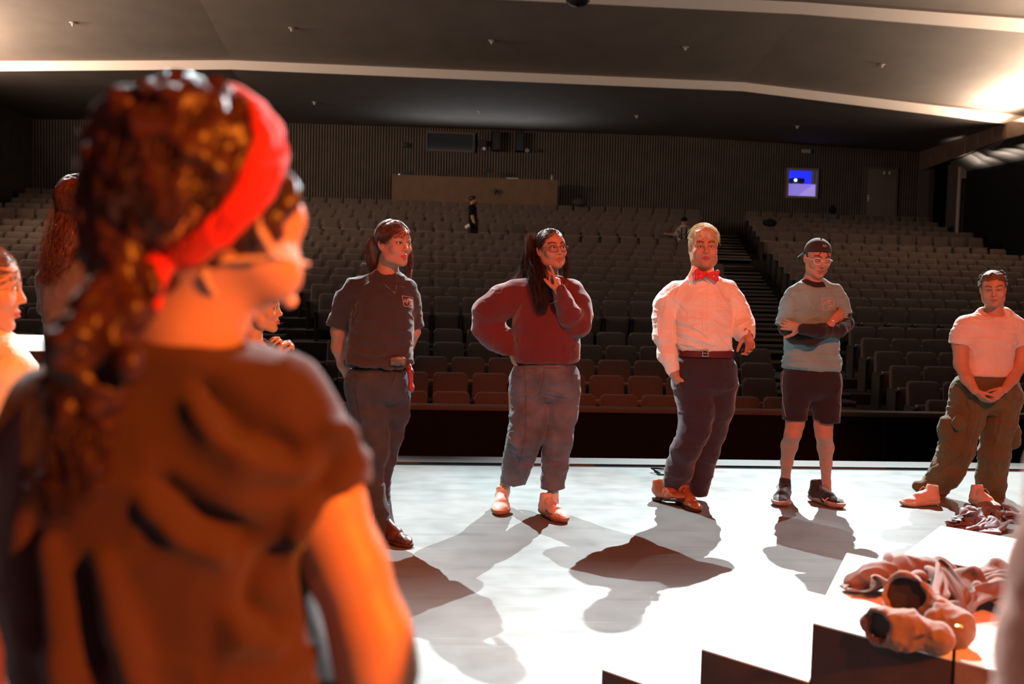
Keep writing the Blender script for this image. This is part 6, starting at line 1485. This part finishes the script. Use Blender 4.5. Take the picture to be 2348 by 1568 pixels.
# width of each lower step up to the next one
w2 = (Vector(p3[:2]) - Vector(p2[:2])).dot(dx); w1 = (Vector(p2[:2]) - Vector(p1[:2])).dot(dx); w3 = (Vector(p3r[:2]) - Vector(p3[:2])).length
block('stage_block', quad(p3, off(p3, w3, 0), off(p3, 0, 1)), Z3, 'tall white-topped black block carrying the heaped jacket')
a2 = Vector(p3[:2]) - dx*w2; block('stage_block', quad(a2, p3, a2 + dy), Z2, 'middle-height white-topped block, left of the one with the jacket')
a1 = a2 - dx*w1; block('stage_block', quad(a1, a2, a1 + dy), Z1, 'lowest white-topped block at the bottom edge, left end of the steps')
q4 = Vector(p3[:2]) + dx*(w3 + .004); block('stage_block', quad(q4, q4 + dx*.5, q4 + dy), Z3, 'plywood-sided white-topped block at bottom right, right of the jacket block', side=M_ply)
pa = onz(2156, 1205, Z3); pn = onz(2040, 1292, Z3); pr = onz(2348, 1238, Z3)
dxa = (Vector(pr[:2]) - Vector(pa[:2])).normalized(); dya = Vector(pa[:2]) - Vector(pn[:2])
nl = Vector(pa[:2]) - dya.normalized()*.52; 
# keep it behind the front row of blocks
fl_front = Vector(p3f[:2])
block('stage_block', quad(nl, nl + dxa*1.3, pa), Z3, 'wide white-topped block behind the jacket, nearest the clothes on the floor')
# white block at the left
la = onz(-160, 752, .97); lb = onz(112, 757, .97); lc = onz(118, 805, .97)
lcX = lc; wb_ = quad((lc.x - 1.3, lc.y), (lc.x, lc.y), (lc.x - 1.3, lc.y + 1.25))
r = block('tall_white_block', wb_, .97, 'tall black-sided block with a glaring white top behind the left edge person')
def heap(name, c, dz, size, crush, seed, m, parent, frames, rz=0, n=48, lump=1.0, zs=1.0):
    """a sheet of cloth dropped in folds and left to settle"""
    from mathutils import noise
    V = []; Fq = []
    for i in range(n):
        for j in range(n):
            u = (i/(n-1) - .5)*size[0]; v = (j/(n-1) - .5)*size[1]; p = Vector((u*3 + seed, v*3, seed*1.7))
            V.append((u*crush + .05*noise.noise(p*2), v*crush + .05*noise.noise(p*2 + Vector((5, 5, 5))),
                      .14 + lump*(.07*math.sin(u*22 + 3*noise.noise(p)) + .10*noise.noise(p*2.2 + Vector((9, 1, 2))) + .05*math.sin(v*30 + 2*noise.noise(p + Vector((3, 3, 3)))))))
    for i in range(n-1):
        for j in range(n-1): a = i*n + j; Fq.append((a, a+n, a+n+1, a+1))
    me = bpy.data.meshes.new('sheet'); me.from_pydata(V, [], Fq); o = bpy.data.objects.new('sheet', me); COL.objects.link(o)
    cm = o.modifiers.new('c', 'CLOTH'); s = cm.settings; s.quality = 5; s.mass = .25; s.tension_stiffness = 20; s.compression_stiffness = 20; s.bending_stiffness = 1.5; s.air_damping = 2
    cs_ = cm.collision_settings; cs_.use_self_collision = True; cs_.self_distance_min = .008; cs_.distance_min = .006; cs_.self_friction = 15; cs_.collision_quality = 3
    pl = bpy.data.meshes.new('p'); pl.from_pydata([(-3, -3, 0), (3, -3, 0), (3, 3, 0), (-3, 3, 0)], [], [(0, 1, 2, 3)]); po = bpy.data.objects.new('p', pl); COL.objects.link(po)
    po.modifiers.new('x', 'COLLISION'); po.collision.cloth_friction = 40; po.collision.thickness_outer = .005
    # everything else is hidden while the sheet settles, only to keep the frames quick
    f0, f1 = SC.frame_start, SC.frame_end; SC.frame_start = 1; SC.frame_end = frames; cm.point_cache.frame_end = frames
    for f in range(1, frames + 1): SC.frame_set(f)
    r = bpy.data.meshes.new_from_object(o.evaluated_get(bpy.context.evaluated_depsgraph_get()))
    co = np.empty(len(r.vertices)*3); r.vertices.foreach_get('co', co); co = co.reshape(-1, 3)
    bpy.data.objects.remove(o); bpy.data.objects.remove(po); SC.frame_set(1); SC.frame_start, SC.frame_end = f0, f1
    co[:, :2] -= (co[:, :2].min(0) + co[:, :2].max(0))/2; ca, sa = math.cos(rz), math.sin(rz)
    co = np.stack([co[:, 0]*ca - co[:, 1]*sa + c[0], co[:, 0]*sa + co[:, 1]*ca + c[1], np.maximum((co[:, 2] - .005)*zs + .005, .004) + c[2] + dz - .006], 1)
    ob = link(name, mesh_np(name, co, np.array(Fq)), m, parent)
    sm = ob.modifiers.new('thick', 'SOLIDIFY'); sm.thickness = .005; sm.offset = 1; ss = ob.modifiers.new('soft', 'SUBSURF'); ss.levels = ss.render_levels = 1
    return ob
# ---------------- heaped jacket on the block
mjk = cloth('brown_denim_jacket', (.17, .105, .085), .85, .3, bump=(300, .3, .002)); mlin = cloth('dark_lining', (.03, .027, .03), .8)
def jp(px, py, z): return np.array(onz(px, py, z))
jr = empty('heaped_jacket', jp(2120, 1400, Z3)); tag(jr, 'brown jacket heaped on the tall white-topped block, dark sleeve openings facing out', 'jacket')
lo = np.array((jp(1900, 1500, Z3).min(), 0, 0)); cs = [jp(x, y, z) for x in (1920, 2345) for y in (1265, 1500) for z in (Z3, Z3 + .22)]
S = SDF(np.min(cs, 0) - .05, np.max(cs, 0) + (.12, .05, .0), .004)
zs = (np.array((0, 0, 1.)), .5)
# the crumpled body of the jacket, draped by a short cloth simulation, then its two sleeves
heap('jacket_cloth', jp(2175, 1380, Z3), .006, (.86, .74), .56, 1.3, mjk, jr, 34, rz=-.25, lump=.9, zs=.55)
S.chain([(jp(1955, 1335, Z3 + .025), .026), (jp(2000, 1322, Z3 + .045), .034), (jp(2065, 1308, Z3 + .06), .036), (jp(2120, 1300, Z3 + .065), .034)], .02)
v1 = unit(np.array((-.72, -.66, .30))); q1 = jp(2076, 1368, Z3 + .095)
S2 = S.like()
S2.chain([(q1, .060), (jp(2130, 1420, Z3 + .05), .056), (jp(2190, 1440, Z3 + .045), .045)], .015)
v2 = unit(np.array((-.90, -.40, .02))); q2 = jp(2012, 1436, Z3 + .046)
S2.half(q1 + v1*.010, v1, rad=.085); S2.cap(q1 + v1*.05, q1 - v1*.07, .056, .046, .004, None, 'c')
S3 = S.like()
S3.chain([(q2, .045), (jp(2075, 1445, Z3 + .044), .042), (jp(2145, 1462, Z3 + .040), .036)], .012)
S3.half(q2 + v2*.004, v2, rad=.07); S3.cap(q2 + v2*.03, q2 - v2*.075, .041, .034, .004, None, 'c')
S.half(jp(2000, 1400, Z3 + .004), (0, 0, -1)); finish(S, 'jacket_hem', mjk, jr, wr=[(10, .010, (1, 1, 1), 201, None), (24, .008, (1, 1, 1), 202, None)])
S = S2; S.merge(S3, .008); S.half(jp(2000, 1400, Z3 + .004), (0, 0, -1))
j = finish(S, 'sleeve', mjk, jr, wr=[(10, .010, (1, 1, 1), 201, None), (24, .008, (1, 1, 1), 202, None), (50, .003, (1, 1, 1), 203, None)])
for q, v, r_ in ((q1, v1, .052), (q2, v2, .038)):
    Rm = Vector(tuple(v)).to_track_quat('Z', 'Y').to_matrix(); MB().lathe([(r_*.93, -.012), (r_*.95, -.03), (r_*.80, -.062), (r_*.3, -.070)], q, 20, Rm).build('sleeve_lining', mlin, j, smooth=True)
MB().lathe([(.008, 0), (.008, .003), (.004, .004)], jp(2199, 1437, Z3 + .10), 10).build('button', mat('brass_button', (.8, .5, .12), .3, .8), jr, smooth=True)
# ---------------- clothes on the floor
mfl = cloth('mauve_grey_jacket', (.17, .135, .155), .6, .2, bump=(250, .3, .002), spec=.5)
fr_ = empty('dropped_jacket', onz(2240, 1188)); tag(fr_, 'crumpled mauve grey jacket lying on the stage floor by the girl\'s feet', 'jacket')
heap('jacket_cloth', jp(2256, 1200, 0), .006, (1.5, .80), .62, 4.1, mfl, fr_, 34, rz=-.15, lump=.62, zs=.50)
# ---------------- small things
q = onz(1522, 1084); cp = empty('floor_cable_plate', q); tag(cp, 'small open floor plate near the stage edge behind the bow-tied person', 'floor plate')
MB().box((q.x - .06, q.y - .10, .001), (q.x + .12, q.y + .06, .012)).build('plate', M_alu, cp, bevel=.003)
MB().tube([(q.x - .05, q.y - .09, .014), (q.x - .09, q.y + .02, .03), (q.x + .1, q.y + .05, .014)], .006).build('lid_edge', M_black, cp)
def bag(px, py, Y, w, h, label, name='backpack', m=None):
    p = at(px, py, Y); r = empty(name, p); tag(r, label, 'bag'); S = SDF(p - Vector((w, .3, h)), p + Vector((w, .3, h)), .012)
    S.ell(p, (w/2, .13, h/2), .01); S.ell(p + Vector((0, -.08, -.06)), (w*.36, .09, h*.28), .02); finish(S, 'bag_body', m or M_black, r)
    MB().tube([p + Vector((-.05, 0, h*.45)), p + Vector((0, 0, h*.62)), p + Vector((.05, 0, h*.45))], .012).build('bag_handle', M_black, r, smooth=True); return r
bag(1765, 511, 30.55, .46, .24, 'dark rounded backpack resting on an upper seat of the right block')
bag(1330, 463, 34.02, .50, .30, 'dark bag on the top row right of the wooden counter', m=mat('dark_bag', (.05, .035, .04), .8))
bag(1909, 481, 34.02, .22, .30, 'small dark round-topped bag on the top row below and right of the blue window')
